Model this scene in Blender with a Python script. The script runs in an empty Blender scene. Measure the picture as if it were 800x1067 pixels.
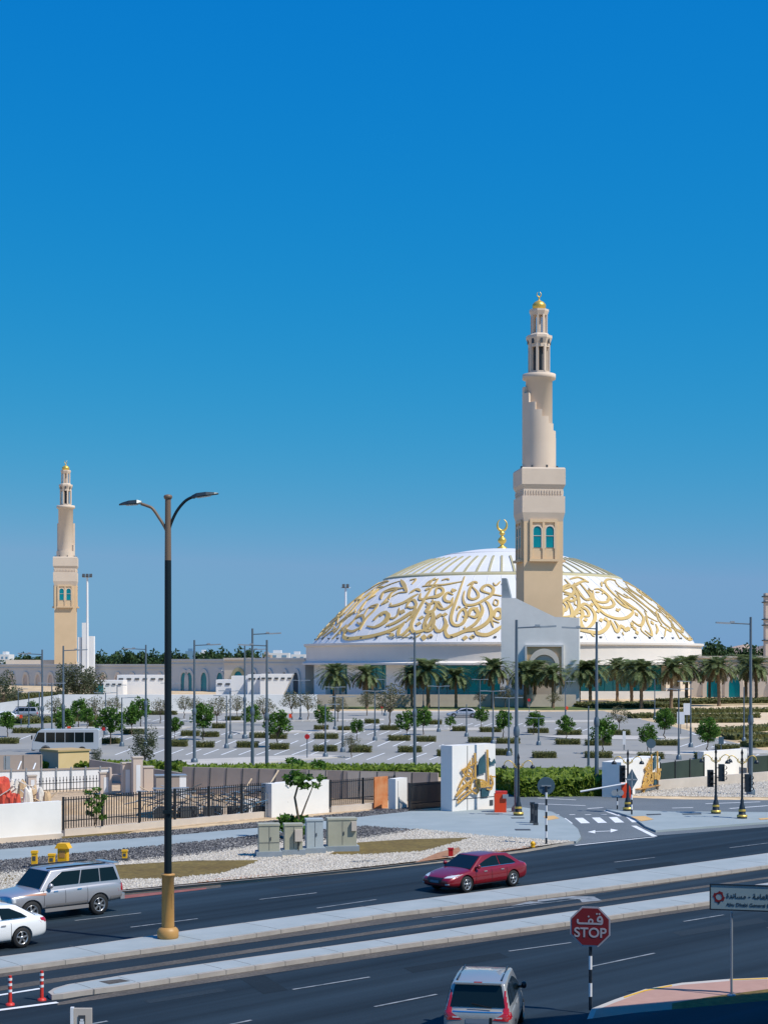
import bpy, bmesh, math, random
from mathutils import Vector, Matrix
R = math.radians
scene = bpy.context.scene
# ------------------------------------------------------------------ camera
H, F, HY = 9.4, 1700.0, 690.0            # eye height (m), focal length and horizon line of the 800x1067 photograph
cam_d = bpy.data.cameras.new('camera'); cam = bpy.data.objects.new('camera', cam_d)
scene.collection.objects.link(cam); scene.camera = cam
cam.location = (0, 0, H); cam.rotation_euler = (R(90), 0, 0)
cam_d.sensor_fit = 'HORIZONTAL'; cam_d.sensor_width = 36; cam_d.lens = F/800*36
cam_d.shift_y = (HY-533.5)/800; cam_d.clip_start = 0.5; cam_d.clip_end = 12000
# ------------------------------------------------------------------ sky and sun
SUN_EL = 53; SUN_H = Vector((0.87, -0.50)).normalized()
SKYC = ((3.1, .0035), (.74, .965), (.1, 6.0))
w = bpy.data.worlds.new('World'); scene.world = w; w.use_nodes = True
nt = w.node_tree; bg = nt.nodes['Background']; bg.inputs['Strength'].default_value = 0.085
sky = nt.nodes.new('ShaderNodeTexSky'); sky.sky_type = 'NISHITA'; sky.sun_disc = False
sky.sun_elevation = R(SUN_EL); sky.sun_rotation = math.atan2(SUN_H.x, SUN_H.y)
sky.air_density = 1.6; sky.dust_density = 0.0; sky.ozone_density = 1.0; sky.altitude = 0
sp_ = nt.nodes.new('ShaderNodeSeparateColor'); cb_ = nt.nodes.new('ShaderNodeCombineColor'); nt.links.new(sky.outputs[0], sp_.inputs[0])
for i_, (gm_, k_) in enumerate(SKYC):                 # colour grading of the sky model, channel by channel
    p_ = nt.nodes.new('ShaderNodeMath'); p_.operation = 'POWER'; p_.inputs[1].default_value = gm_
    c_ = nt.nodes.new('ShaderNodeMath'); c_.operation = 'MINIMUM'; c_.inputs[1].default_value = (7.9, 11, 11)[i_]; nt.links.new(sp_.outputs[i_], c_.inputs[0]); nt.links.new(c_.outputs[0], p_.inputs[0])
    q_ = nt.nodes.new('ShaderNodeMath'); q_.operation = 'MULTIPLY'; q_.inputs[1].default_value = k_; nt.links.new(p_.outputs[0], q_.inputs[0]); nt.links.new(q_.outputs[0], cb_.inputs[i_])
nt.links.new(cb_.outputs[0], bg.inputs['Color'])
sd = bpy.data.lights.new('sun', 'SUN'); sd.energy = 4.8; sd.angle = R(0.5); sd.color = (1.0, 0.94, 0.84)
so = bpy.data.objects.new('sun', sd); scene.collection.objects.link(so)
sv = Vector((SUN_H.x*math.cos(R(SUN_EL)), SUN_H.y*math.cos(R(SUN_EL)), math.sin(R(SUN_EL))))
so.rotation_euler = sv.to_track_quat('Z', 'Y').to_euler(); so.location = (0, 0, 60)
scene.view_settings.view_transform = 'Standard'; scene.view_settings.look = 'None'
scene.view_settings.exposure = 0; scene.view_settings.gamma = 1; scene.view_settings.use_curve_mapping = False
# ------------------------------------------------------------------ helpers
TM, TY0, TY1 = 0.0116, 145.0, 330.0       # the ground rises gently (1 in 86) from the far hedge to the mosque
def T(Y): return TM*(min(max(Y, TY0), TY1)-TY0)
def G(x, y, z=0.0):
    """point standing z above the terrain that the photograph shows at (x, y)"""
    q = (y-HY)/F; d = (H-z)/q
    if d > TY0:
        d = (H-z+TM*TY0)/(q+TM)
        if d > TY1: d = (H-z-T(TY1))/q
    return Vector(((x-400)/F*d, d, z+T(d)))
def S(y): return F/G(400, y).y                 # pixels per metre for something standing at row y
def at(x, d, z=0.0): return Vector(((x-400)/F*d, d, z))
def zof(y, d): return H+(HY-y)/F*d        # height of a row at distance d
def link(o): scene.collection.objects.link(o); return o
def tag(o, label=None, cat=None, group=None, kind=None):
    if label: o['label'] = label
    if cat: o['category'] = cat
    if group: o['group'] = group
    if kind: o['kind'] = kind
    return o
def empty(name, loc=(0, 0, 0), rz=0, label=None, cat=None, group=None):
    o = bpy.data.objects.new(name, None); link(o); o.location = loc; o.rotation_euler = (0, 0, rz); o.empty_display_size = .3
    return tag(o, label, cat, group)
class MB:
    def __init__(s): s.v = []; s.f = []; s.sm = []
    def add(s, vs, fs, smooth=False):
        b = len(s.v); s.v += [tuple(v) for v in vs]
        for f in fs: s.f.append([b+i for i in f]); s.sm.append(smooth)
        return s
    def box(s, c, d, rz=0, ry=0, rx=0):
        m = Matrix.Rotation(rz, 3, 'Z') @ Matrix.Rotation(ry, 3, 'Y') @ Matrix.Rotation(rx, 3, 'X')
        c = Vector(c); x, y, z = d[0]/2, d[1]/2, d[2]/2
        vs = [c+m @ Vector((a*x, b*y, e*z)) for a in (-1, 1) for b in (-1, 1) for e in (-1, 1)]
        return s.add(vs, [(0, 1, 3, 2), (4, 6, 7, 5), (0, 4, 5, 1), (2, 3, 7, 6), (0, 2, 6, 4), (1, 5, 7, 3)])
    def bx(s, x0, x1, y0, y1, z0, z1): return s.box(((x0+x1)/2, (y0+y1)/2, (z0+z1)/2), (x1-x0, y1-y0, z1-z0))
    def tube(s, pts, rad, n=8, cap=True):
        pts = [Vector(p) for p in pts]; N = len(pts)
        if not isinstance(rad, (list, tuple)): rad = [rad]*N
        rings = []; up = None
        for i, p in enumerate(pts):
            t = (pts[min(i+1, N-1)]-pts[max(i-1, 0)]).normalized()
            a = up if up is not None else (Vector((0, 0, 1)) if abs(t.z) < .9 else Vector((1, 0, 0)))
            u = (a-t*a.dot(t)).normalized(); up = u; q = t.cross(u)
            rings.append([p+(u*math.cos(2*math.pi*k/n)+q*math.sin(2*math.pi*k/n))*rad[i] for k in range(n)])
        vs = [v for r in rings for v in r]
        fs = [(i*n+k, i*n+(k+1) % n, (i+1)*n+(k+1) % n, (i+1)*n+k) for i in range(N-1) for k in range(n)]
        s.add(vs, fs, True)
        if cap: s.add(rings[0], [tuple(range(n))[::-1]]); s.add(rings[-1], [tuple(range(n))])
        return s
    def lathe(s, prof, n=16, c=(0, 0, 0), smooth=True, axis='z', ph=0):
        c = Vector(c); vs = []
        for r, z in prof:
            for k in range(n):
                a = 2*math.pi*k/n+ph
                p = (r*math.cos(a), r*math.sin(a), z)
                if axis == 'y': p = (p[0], p[2], p[1])
                vs.append(c+Vector(p))
        fs = [(i*n+k, i*n+(k+1) % n, (i+1)*n+(k+1) % n, (i+1)*n+k) for i in range(len(prof)-1) for k in range(n)]
        return s.add(vs, fs, smooth)
    def prism(s, poly, z0, z1, side=True):
        n = len(poly); s.add([(p[0], p[1], z1+T(p[1])) for p in poly], [tuple(range(n))])
        if side:
            vs = [(p[0], p[1], z0+T(p[1])) for p in poly]+[(p[0], p[1], z1+T(p[1])) for p in poly]
            s.add(vs, [(i, (i+1) % n, n+(i+1) % n, n+i) for i in range(n)])
        return s
    def quad(s, a, b, c, d): return s.add([a, b, c, d], [(0, 1, 2, 3)])
    def slab(s, pts, nrm, t):               # polygon thickened along nrm
        n = len(pts); nrm = Vector(nrm).normalized(); a = [Vector(p) for p in pts]; b = [p+nrm*t for p in a]
        return s.add(a+b, [tuple(range(n))[::-1], tuple(range(n, 2*n))]+[(i, (i+1) % n, n+(i+1) % n, n+i) for i in range(n)])
    def build(s, name, m, parent=None, mods=None):
        me = bpy.data.meshes.new(name); me.from_pydata(s.v, [], s.f)
        if any(s.sm): me.polygons.foreach_set('use_smooth', s.sm)
        me.validate(); me.update()
        bm = bmesh.new(); bm.from_mesh(me)
        if len(bm.verts) < 60000: bmesh.ops.recalc_face_normals(bm, faces=bm.faces)
        bm.to_mesh(me); bm.free()
        if m: me.materials.append(m)
        o = bpy.data.objects.new(name, me); link(o)
        if parent: o.parent = parent
        return o
def part(name, mb, m, parent): return mb.build(name, m, parent)
def bake(o):
    bpy.context.view_layer.update()
    dg = bpy.context.evaluated_depsgraph_get(); me = bpy.data.meshes.new_from_object(o.evaluated_get(dg))
    o.modifiers.clear(); o.data = me; return o
def copy_thing(src, loc, rz=0, sc=1.0, label=None, group=None, zs=None):
    r = src.copy(); link(r); r.location = loc; r.rotation_euler = (0, 0, rz); r.scale = (sc, sc, zs or sc)
    if label: r['label'] = label
    if group: r['group'] = group
    for ch in list(src.children):
        c = ch.copy(); link(c); c.parent = r
        for g in list(ch.children):
            d = g.copy(); link(d); d.parent = c
    return r
def smooth_pts(p, n=5):
    if len(p) < 3: return [Vector(q) for q in p]
    p = [Vector(q) for q in p]; P = [p[0]*2-p[1]]+p+[p[-1]*2-p[-2]]; out = []
    for i in range(1, len(P)-2):
        for k in range(n):
            t = k/n; a, b, c, d = P[i-1], P[i], P[i+1], P[i+2]
            out.append(.5*((2*b)+(c-a)*t+(2*a-5*b+4*c-d)*t*t+(3*b-a-3*c+d)*t**3))
    return out+[p[-1]]
ORD = ['leftmost', 'second from the left', 'third from the left', 'fourth from the left', 'fifth from the left', 'sixth from the left', 'seventh from the left', 'eighth from the left', 'ninth from the left', 'tenth from the left', 'eleventh from the left', 'twelfth from the left', 'thirteenth from the left', 'fourteenth from the left', 'fifteenth from the left', 'sixteenth from the left', 'seventeenth from the left', 'eighteenth from the left', 'nineteenth from the left', 'twentieth from the left']
# ------------------------------------------------------------------ materials
def mat(name, col, rough=.7, col2=None, scale=1.0, detail=4, metal=0, spec=.5, bump=0, bscale=None, coat=0, contrast=(.3, .7), fine=0, alpha=None):
    m = bpy.data.materials.new(name); m.use_nodes = True; t = m.node_tree; b = t.nodes['Principled BSDF']
    b.inputs['Roughness'].default_value = rough; b.inputs['Metallic'].default_value = metal
    b.inputs['Specular IOR Level'].default_value = spec; b.inputs['Coat Weight'].default_value = coat
    b.inputs['Base Color'].default_value = (*col, 1)
    tc = t.nodes.new('ShaderNodeTexCoord')
    if col2:
        n = t.nodes.new('ShaderNodeTexNoise'); n.inputs['Scale'].default_value = scale; n.inputs['Detail'].default_value = detail
        n.inputs['Roughness'].default_value = .62
        t.links.new(tc.outputs['Object'], n.inputs['Vector'])
        r = t.nodes.new('ShaderNodeValToRGB'); r.color_ramp.elements[0].position = contrast[0]; r.color_ramp.elements[1].position = contrast[1]
        r.color_ramp.elements[0].color = (*col, 1); r.color_ramp.elements[1].color = (*col2, 1)
        t.links.new(n.outputs['Fac'], r.inputs['Fac'])
        out = r.outputs['Color']
        if fine:
            n2 = t.nodes.new('ShaderNodeTexNoise'); n2.inputs['Scale'].default_value = fine; n2.inputs['Detail'].default_value = 3
            t.links.new(tc.outputs['Object'], n2.inputs['Vector'])
            mr = t.nodes.new('ShaderNodeMapRange'); mr.inputs['From Min'].default_value = .3; mr.inputs['From Max'].default_value = .7
            mr.inputs['To Min'].default_value = .72; mr.inputs['To Max'].default_value = 1.28
            t.links.new(n2.outputs['Fac'], mr.inputs['Value'])
            mm = t.nodes.new('ShaderNodeVectorMath'); mm.operation = 'SCALE'
            t.links.new(out, mm.inputs[0]); t.links.new(mr.outputs[0], mm.inputs['Scale']); out = mm.outputs[0]
        t.links.new(out, b.inputs['Base Color'])
    if bump:
        n3 = t.nodes.new('ShaderNodeTexNoise'); n3.inputs['Scale'].default_value = bscale or scale*4; n3.inputs['Detail'].default_value = 4
        t.links.new(tc.outputs['Object'], n3.inputs['Vector'])
        bp = t.nodes.new('ShaderNodeBump'); bp.inputs['Strength'].default_value = bump; bp.inputs['Distance'].default_value = .05
        t.links.new(n3.outputs['Fac'], bp.inputs['Height']); t.links.new(bp.outputs[0], b.inputs['Normal'])
    return m
def road_mat():
    m = mat('asphalt', (.0105, .020, .030), .8, (.017, .029, .041), .08, 7, spec=.2, fine=40); t = m.node_tree; b = t.nodes['Principled BSDF']
    tc = t.nodes.new('ShaderNodeTexCoord'); mp = t.nodes.new('ShaderNodeMapping'); mp.inputs['Rotation'].default_value = (0, 0, R(-45)); mp2 = t.nodes.new('ShaderNodeMapping'); mp2.inputs['Scale'].default_value = (.012, .85, 1)
    n = t.nodes.new('ShaderNodeTexNoise'); n.inputs['Scale'].default_value = 1; n.inputs['Detail'].default_value = 5
    t.links.new(tc.outputs['Object'], mp.inputs[0]); t.links.new(mp.outputs[0], mp2.inputs[0]); t.links.new(mp2.outputs[0], n.inputs['Vector'])
    mr = t.nodes.new('ShaderNodeMapRange'); mr.inputs['From Min'].default_value = .3; mr.inputs['From Max'].default_value = .72; mr.inputs['To Min'].default_value = .6; mr.inputs['To Max'].default_value = 1.8; t.links.new(n.outputs['Fac'], mr.inputs['Value'])
    src = b.inputs['Base Color'].links[0].from_socket; mm = t.nodes.new('ShaderNodeVectorMath'); mm.operation = 'SCALE'; t.links.new(src, mm.inputs[0]); t.links.new(mr.outputs[0], mm.inputs['Scale']); t.links.new(mm.outputs[0], b.inputs['Base Color'])
    return m
def grad_leaf(name, c1, c2, c3):
    m = bpy.data.materials.new(name); m.use_nodes = True; t = m.node_tree; b = t.nodes['Principled BSDF']
    b.inputs['Roughness'].default_value = .55; b.inputs['Specular IOR Level'].default_value = .25
    g = t.nodes.new('ShaderNodeNewGeometry'); r = t.nodes.new('ShaderNodeValToRGB')
    r.color_ramp.elements[0].color = (*c1, 1); r.color_ramp.elements[1].color = (*c3, 1)
    e = r.color_ramp.elements.new(.5); e.color = (*c2, 1)
    t.links.new(g.outputs['Random Per Island'], r.inputs['Fac']); t.links.new(r.outputs[0], b.inputs['Base Color'])
    tr = t.nodes.new('ShaderNodeBsdfTranslucent'); mx = t.nodes.new('ShaderNodeMixShader'); mx.inputs[0].default_value = .35
    t.links.new(r.outputs[0], tr.inputs[0]); t.links.new(b.outputs[0], mx.inputs[1]); t.links.new(tr.outputs[0], mx.inputs[2])
    t.links.new(mx.outputs[0], t.nodes['Material Output'].inputs[0])
    return m
M = {}
M['sand'] = mat('sand', (.50, .36, .20), .95, (.62, .47, .29), .05, 6, fine=.8)
M['asphalt'] = road_mat()
M['asphalt_worn'] = mat('asphalt_worn', (.06, .056, .052), .85, (.12, .105, .09), .5, 6, spec=.3, fine=10)
M['asphalt_side'] = mat('asphalt_side', (.11, .13, .145), .8, (.155, .175, .19), .15, 6, spec=.3, fine=20)
M['lot'] = mat('lot_asphalt', (.24, .238, .225), .85, (.315, .308, .29), .05, 7, spec=.3)
M['lot_kerb'] = mat('lot_kerb', (.42, .39, .35), .85, (.52, .49, .45), .5)
M['paint'] = mat('road_paint', (.62, .64, .66), .6, (.78, .79, .8), 1.2, 5, contrast=(.35, .5))
M['paint_dim'] = mat('road_paint_worn', (.10, .12, .135), .7, (.30, .32, .34), 2.5, 6, contrast=(.3, .65))
M['median'] = mat('median_concrete', (.27, .315, .33), .85, (.335, .375, .39), .7, 8)
M['median_side'] = mat('kerb_stone', (.30, .27, .245), .9, (.40, .37, .34), 1.6, 6)
M['pave'] = mat('plaza_concrete', (.25, .30, .315), .85, (.31, .36, .375), .4, 8)
M['gravel_dark'] = mat('dark_gravel', (.09, .095, .105), .95, (.16, .16, .17), 2.6, 3, contrast=(.4, .68), bump=.6, bscale=4)
M['gravel_white'] = mat('white_gravel', (.46, .41, .35), .95, (.58, .53, .46), 2.2, 4, contrast=(.38, .56), bump=.6, bscale=4)
M['lawn'] = mat('lawn', (.11, .07, .014), .95, (.18, .13, .03), .35, 7, fine=5, bump=.4, bscale=9)
M['mulch'] = mat('mulch', (.26, .12, .06), .95, (.42, .22, .12), 3, 5)
M['tactile'] = mat('tactile_paving', (.55, .33, .12), .9, (.62, .40, .17), 2)
M['brickpave'] = mat('brick_paving', (.38, .225, .18), .9, (.43, .26, .21), 3.0, 5)
M['white'] = mat('white_paint', (.74, .74, .75), .8, (.82, .82, .82), .12, 6)
M['whitewall'] = mat('white_render', (.70, .685, .66), .85, (.79, .775, .75), .35, 7, bump=.15)
M['dome'] = mat('dome_white', (.64, .64, .65), .6, (.72, .715, .71), .12, 8)
M['cream'] = mat('cream_stone', (.66, .57, .48), .85, (.73, .64, .54), .15, 6)
M['tan'] = mat('tan_stone', (.52, .36, .21), .85, (.60, .43, .26), .12, 6)
M['minaret'] = mat('minaret_stone', (.60, .49, .39), .85, (.68, .56, .45), .15, 6)
M['minaret_tan'] = mat('minaret_tan', (.60, .44, .275), .85, (.68, .50, .32), .15, 6)
M['wallgrey'] = mat('pale_grey_stone', (.54, .53, .51), .85, (.63, .615, .59), .1, 6)
M['pink'] = mat('pink_beige_stone', (.52, .42, .36), .85, (.60, .50, .43), .2, 6)
M['gold'] = mat('gold', (.62, .40, .07), .38, (.80, .55, .13), .6, 3, metal=.55)
M['gold_dull'] = mat('dull_gold', (.42, .38, .22), .7, (.50, .45, .28), .6, 3, metal=.2)
M['seam'] = mat('panel_seam', (.60, .60, .61), .7)
M['teal'] = mat('teal_glass', (.0, .15, .20), .15, (.0, .26, .30), .12, 3, spec=.5)
M['teal_tile'] = mat('teal_tile', (.02, .17, .22), .4, (.03, .23, .29), .5)
M['darkglass'] = mat('dark_glass', (.012, .02, .028), .08, spec=.7)
M['carglass'] = mat('car_glass', (.006, .012, .015), .08, spec=.35)
M['black'] = mat('black_paint', (.010, .018, .028), .45, spec=.5)
M['blackmat'] = mat('black_rubber', (.012, .013, .015), .8)
M['pole'] = mat('grey_blue_pole', (.09, .13, .17), .45, (.13, .17, .21), .5, metal=.3)
M['lampblue'] = mat('dark_blue_pole', (.004, .012, .018), .55, spec=.25)
M['lampbrown'] = mat('brown_pole', (.16, .11, .075), .5)
M['ochre'] = mat('ochre_paint', (.42, .22, .06), .5, (.47, .26, .08), 2)
M['lamphead'] = mat('lamp_head', (.03, .045, .055), .35, metal=.3)
M['lamplens'] = mat('lamp_lens', (.5, .52, .53), .3)
M['trunk'] = mat('bark', (.10, .07, .045), .95, (.17, .125, .085), 3, 5, bump=.6, bscale=12)
M['palmtrunk'] = mat('palm_bark', (.14, .09, .055), .95, (.26, .18, .11), 2.5, 5, bump=.9, bscale=6)
M['leaf'] = grad_leaf('green_leaf', (.035, .085, .012), (.075, .17, .022), (.13, .25, .04))
M['leafgrey'] = grad_leaf('grey_green_leaf', (.05, .07, .035), (.09, .11, .06), (.14, .16, .10))
M['leafdark'] = grad_leaf('dark_leaf', (.02, .05, .02), (.04, .085, .03), (.07, .125, .045))
M['leafbrown'] = grad_leaf('dry_leaf', (.08, .095, .04), (.15, .15, .075), (.23, .20, .12))
M['palmleaf'] = grad_leaf('palm_leaf', (.085, .125, .045), (.155, .205, .085), (.25, .30, .15))
M['palmdry'] = grad_leaf('palm_leaf_dry', (.11, .08, .04), (.16, .12, .06), (.22, .17, .09))
M['hedge'] = grad_leaf('hedge_leaf', (.055, .075, .02), (.11, .12, .035), (.19, .18, .07))
M['hedgebright'] = grad_leaf('bright_hedge_leaf', (.06, .11, .012), (.13, .20, .02), (.22, .29, .04))
M['ground_green'] = mat('ground_cover', (.055, .085, .018), .95, (.10, .14, .03), .3, 6, fine=1.5)
M['red'] = mat('red_paint', (.45, .01, .012), .45)
M['orange'] = mat('orange_red_plastic', (.75, .06, .012), .45)
M['redpost'] = mat('red_post', (.55, .03, .02), .5)
M['yellow'] = mat('yellow_paint', (.78, .43, .01), .5)
M['darkgrey'] = mat('dark_grey', (.05, .06, .07), .7)
M['olive'] = mat('cabinet_olive', (.34, .335, .26), .6, (.41, .40, .31), 1)
M['cabblue'] = mat('cabinet_blue_grey', (.36, .41, .43), .6, (.42, .47, .49), 1)
M['plinth'] = mat('concrete_plinth', (.20, .25, .29), .85, (.26, .30, .34), 1)
M['beige'] = mat('beige_concrete', (.48, .42, .36), .9, (.58, .51, .44), .6, 6)
M['brownwall'] = mat('brown_precast', (.31, .26, .23), .9, (.40, .335, .295), .5, 6)
M['cabin'] = mat('cabin_tan', (.62, .45, .22), .8, (.68, .51, .28), 1)
M['cabindark'] = mat('cabin_roof', (.46, .33, .16), .8)
M['fence'] = mat('fence_black', (.010, .014, .020), .5)
M['steel'] = mat('galvanised', (.32, .35, .38), .45, (.42, .45, .48), 1, metal=.5)
M['wood'] = mat('timber', (.42, .30, .19), .85, (.62, .50, .36), 1.5)
M['cloth'] = mat('white_sack', (.62, .58, .52), .9, (.74, .70, .64), 2)
M['clothtan'] = mat('tan_sack', (.48, .33, .19), .9, (.58, .43, .27), 2)
M['clothred'] = mat('red_tarp', (.50, .045, .03), .8, (.62, .10, .05), 2)
M['rust'] = mat('rust', (.48, .12, .02), .9, (.60, .32, .16), .9, 5)
M['greennet'] = mat('green_net', (.014, .030, .026), .9, (.026, .048, .038), .4, 5)
M['hill'] = mat('hill_rock', (.34, .23, .17), .95, (.50, .37, .29), .012, 8, bump=.8, bscale=.05)
M['farwhite'] = mat('far_white', (.60, .62, .64), .9)
M['farblue'] = mat('far_blue', (.12, .25, .38), .6)
M['signwhite'] = mat('sign_white', (.72, .73, .75), .5)
M['signred'] = mat('sign_red', (.17, .003, .008), .6)
M['letter'] = mat('sign_lettering', (.36, .34, .37), .6)
M['signback'] = mat('sign_back', (.07, .12, .16), .5, metal=.2)
M['signface'] = mat('sign_face', (.25, .34, .36), .6)
M['pathstone'] = mat('path_stone', (.60, .45, .28), .9, (.72, .57, .39), .12, 6)
# ------------------------------------------------------------------ ground, roads, pavements (structure)
def sheet(name, polys, z, m, thick=0, zp=None):
    mb = MB()
    for p in polys:
        q = [G(x, y, zp if zp is not None else z) for x, y in p]
        mb.prism([(v.x, v.y) for v in q], z-thick, z, side=thick > 0)
    o = mb.build(name, m); tag(o, kind='structure')
    return o
g = MB(); N = 60
for y0_, y1_ in ((-200, TY0), (TY0, TY1), (TY1, 9000)): g.add([(-5000, y0_, T(y0_)), (5000, y0_, T(y0_)), (5000, y1_, T(y1_)), (-5000, y1_, T(y1_))], [(0, 1, 2, 3)])
tag(g.build('ground', M['sand']), kind='structure')
KERB = [(-160, 966), (-40, 951), (124, 932), (200, 925), (300, 916), (380, 908), (470, 898), (548, 888), (600, 879), (683, 870), (800, 861), (960, 847)]
MAIN = KERB+[(1100, 900), (1400, 1100), (500, 1500), (-600, 1400), (-400, 1040)]
sheet('road', [MAIN], .004, M['asphalt'])
# parking lot and its access road
sheet('parking_lot', [[(-120, 741), (60, 741), (320, 742), (560, 742), (628, 741), (700, 757), (800, 783), (900, 806), (900, 822), (640, 802), (455, 800), (190, 801), (-160, 793)]], .004, M['lot'])
sheet('junction_road', [[(522, 827), (600, 829), (700, 833), (800, 834), (960, 836), (960, 848), (800, 862), (683, 871), (600, 880.5), (560, 884), (560, 850), (500, 842)]], .008, M['asphalt_side'])
sheet('gate_road', [[(523, 826), (560, 812), (640, 797), (650, 803), (626, 827.5), (560, 828)]], .008, M['asphalt_side'])
# worn, dusty gutters beside the kerbs
sheet('gutter', [[(-60, 1016), (0, 1010), (400, 956), (800, 902), (900, 888), (900, 892), (800, 906), (400, 963), (0, 1019), (-60, 1026)],
                 [(60, 1045), (200, 1019), (400, 990), (800, 933), (900, 918), (900, 924), (800, 938), (400, 997), (200, 1027), (60, 1048)],
                 [(-60, 1037), (400, 969), (800, 914), (900, 900), (900, 902), (800, 916), (400, 972), (-60, 1042)],
                 [(126, 931), (230, 922), (230, 925), (126, 937)]], .010, M['asphalt_worn'])
def kerbed(name, polys, h, mtop, inset=.0):
    mb = MB()
    for p in polys:
        q = [G(x, y, h) for x, y in p]; mb.prism([(v.x, v.y) for v in q], 0, h)
    return tag(mb.build(name, mtop), kind='structure')
med1 = [(-90, 1008), (0, 997), (90, 985), (200, 969), (400, 942), (600, 916), (800, 889), (900, 876), (900, 888), (800, 902), (600, 929), (400, 953), (200, 983), (90, 998), (0, 1010), (-90, 1022)]
med2 = [(50, 1034), (56, 1030), (70, 1026), (130, 1016), (250, 999), (400, 978), (600, 949), (800, 920), (900, 906), (900, 917), (800, 931), (600, 960), (400, 987), (250, 1009), (130, 1027), (84, 1033), (66, 1036), (54, 1037)]
def ring_inset(p, t):
    c = []; n = len(p)
    q = [G(x, y, .15) for x, y in p]
    area = sum(q[i].x*q[(i+1) % n].y-q[(i+1) % n].x*q[i].y for i in range(n)); sg = 1 if area > 0 else -1
    for i in range(n):
        a, b, d = q[i-1], q[i], q[(i+1) % n]
        e1 = (b-a).normalized(); e2 = (d-b).normalized(); nn = Vector((-(e1.y+e2.y), e1.x+e2.x, 0)); nn.normalize()
        c.append(b+nn*t*sg)
    return q, c
for nm, p in (('median', med1), ('median', med2)):
    q, c = ring_inset(p, .14)
    mb = MB(); mb.prism([(v.x, v.y) for v in q], 0, .145); tag(mb.build('kerb', M['median_side']), kind='structure')
    mb = MB(); mb.prism([(v.x, v.y) for v in c], .14, .155); tag(mb.build(nm, M['median']), kind='structure')
kj = MB()                                   # open joints between the kerb stones and across the paving
for near, far in (([(-90, 1022), (0, 1010), (90, 998), (200, 983), (400, 953), (600, 929), (800, 902), (900, 888)], 2.3), ([(66, 1036), (130, 1027), (250, 1009), (400, 987), (600, 960), (800, 931), (900, 917)], 1.3)):
    P_ = [G(x, y, .15) for x, y in near]
    for a_, b_ in zip(P_, P_[1:]):
        d_ = b_-a_; L_ = d_.length; k_ = max(1, int(L_/1.0)); rz_ = math.atan2(d_.y, d_.x)
        for i_ in range(k_):
            c_ = a_.lerp(b_, (i_+.5)/k_); kj.box((c_.x, c_.y, .075), (.022, .012, .145), rz=rz_); kj.box((c_.x-.07*math.sin(rz_), c_.y+.07*math.cos(rz_), .1465), (.02, .14, .003), rz=rz_)
            if i_ % 3 == 0: n_ = Vector((-math.sin(rz_), math.cos(rz_), 0)); cc = c_+n_*(.16+far/2-.1); kj.box((cc.x, cc.y, .1575), (.018, far-.35, .003), rz=rz_)
tag(kj.build('kerb_joints', mat('joint_mortar', (.17, .165, .16), .9)), kind='structure')
# dark patch in the second median
sheet('manhole_cover', [[(103, 1023), (125, 1020.5), (136, 1022.5), (114, 1026)]], .16, M['asphalt_worn'], zp=.16)
# far side of the road: verge, gravel, lawns, path
def strip(name, pts, z, m): return sheet(name, [pts], z, m, zp=z)
kerb_in = [(x, y-1.6) for x, y in KERB[:9]]
mb = MB(); kq = [G(x, y) for x, y in KERB[:9]]; ki = [G(x, y-2.2, .12) for x, y in KERB[:9]]
for i in range(8):
    mb.quad((kq[i].x, kq[i].y, 0), (kq[i+1].x, kq[i+1].y, 0), (kq[i+1].x, kq[i+1].y, .13), (kq[i].x, kq[i].y, .13))
    mb.quad((kq[i].x, kq[i].y, .13), (kq[i+1].x, kq[i+1].y, .13), (ki[i+1].x, ki[i+1].y+.1, .13), (ki[i].x, ki[i].y+.1, .13))
tag(mb.build('kerb', M['median_side']), kind='structure')
strip('white_gravel', [(x, y-3.2) for x, y in KERB[1:9]][::-1]+[(-40, 910), (200, 893), (290, 880), (380, 875), (436, 867), (504, 872), (590, 876)][0:], .122, M['gravel_white']) if False else None
vg = [(x, y-4.3) for x, y in KERB[:8]]+[(596, 877)]
strip('white_gravel', [(-160, 925), (-40, 913), (200, 890), (290, 877), (380, 872), (436, 864), (504, 871)]+vg[::-1], .115, M['gravel_white'])
strip('dark_gravel', [(-160, 899), (-40, 901), (200, 878), (290, 868), (380, 861), (437, 865), (380, 874), (290, 879), (200, 892), (-40, 915), (-160, 927)], .119, M['gravel_dark'])
strip('dark_gravel', [(-160, 895), (-40, 883), (200, 864), (380, 846), (425, 842), (425, 846), (380, 851), (200, 869), (-40, 889), (-160, 900)], .119, M['gravel_dark'])
mb = MB()
PL = [(-160, 897), (-40, 888), (200, 868.5), (290, 861), (380, 851), (425, 845.5), (470, 845), (522, 843), (545, 841.5), (575, 846), (590, 854), (602, 864), (605, 872), (600, 877), (504, 872), (436, 866), (380, 862), (290, 869), (200, 879), (-40, 901), (-160, 912)]
q = [G(x, y, .125) for x, y in PL]; mb.prism([(v.x, v.y) for v in q], 0, .125)
tag(mb.build('pavement', M['pave']), kind='structure')
mb = MB()
PI = [(631, 843.5), (655, 844.5), (690, 845.5), (800, 846.5), (960, 846), (960, 846.8), (900, 850.5), (800, 856.5), (683, 865.5), (672, 861), (660, 852), (645, 847)]
q = [G(x, y, .12) for x, y in PI]; mb.prism([(v.x, v.y) for v in q], 0, .12)
tag(mb.build('pavement', M['pave']), kind='structure')
strip('lawn', [(116, 902), (200, 897), (271, 896.5), (262, 901), (230, 910.5), (180, 915.5), (120, 917)], .128, M['lawn'])
strip('lawn', [(-160, 917), (-20, 905), (30, 915), (-20, 933), (-160, 940)], .128, M['lawn'])
strip('lawn', [(342, 890.5), (374, 878), (420, 875), (492, 873), (443, 887), (380, 891)], .128, M['lawn'])
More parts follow.
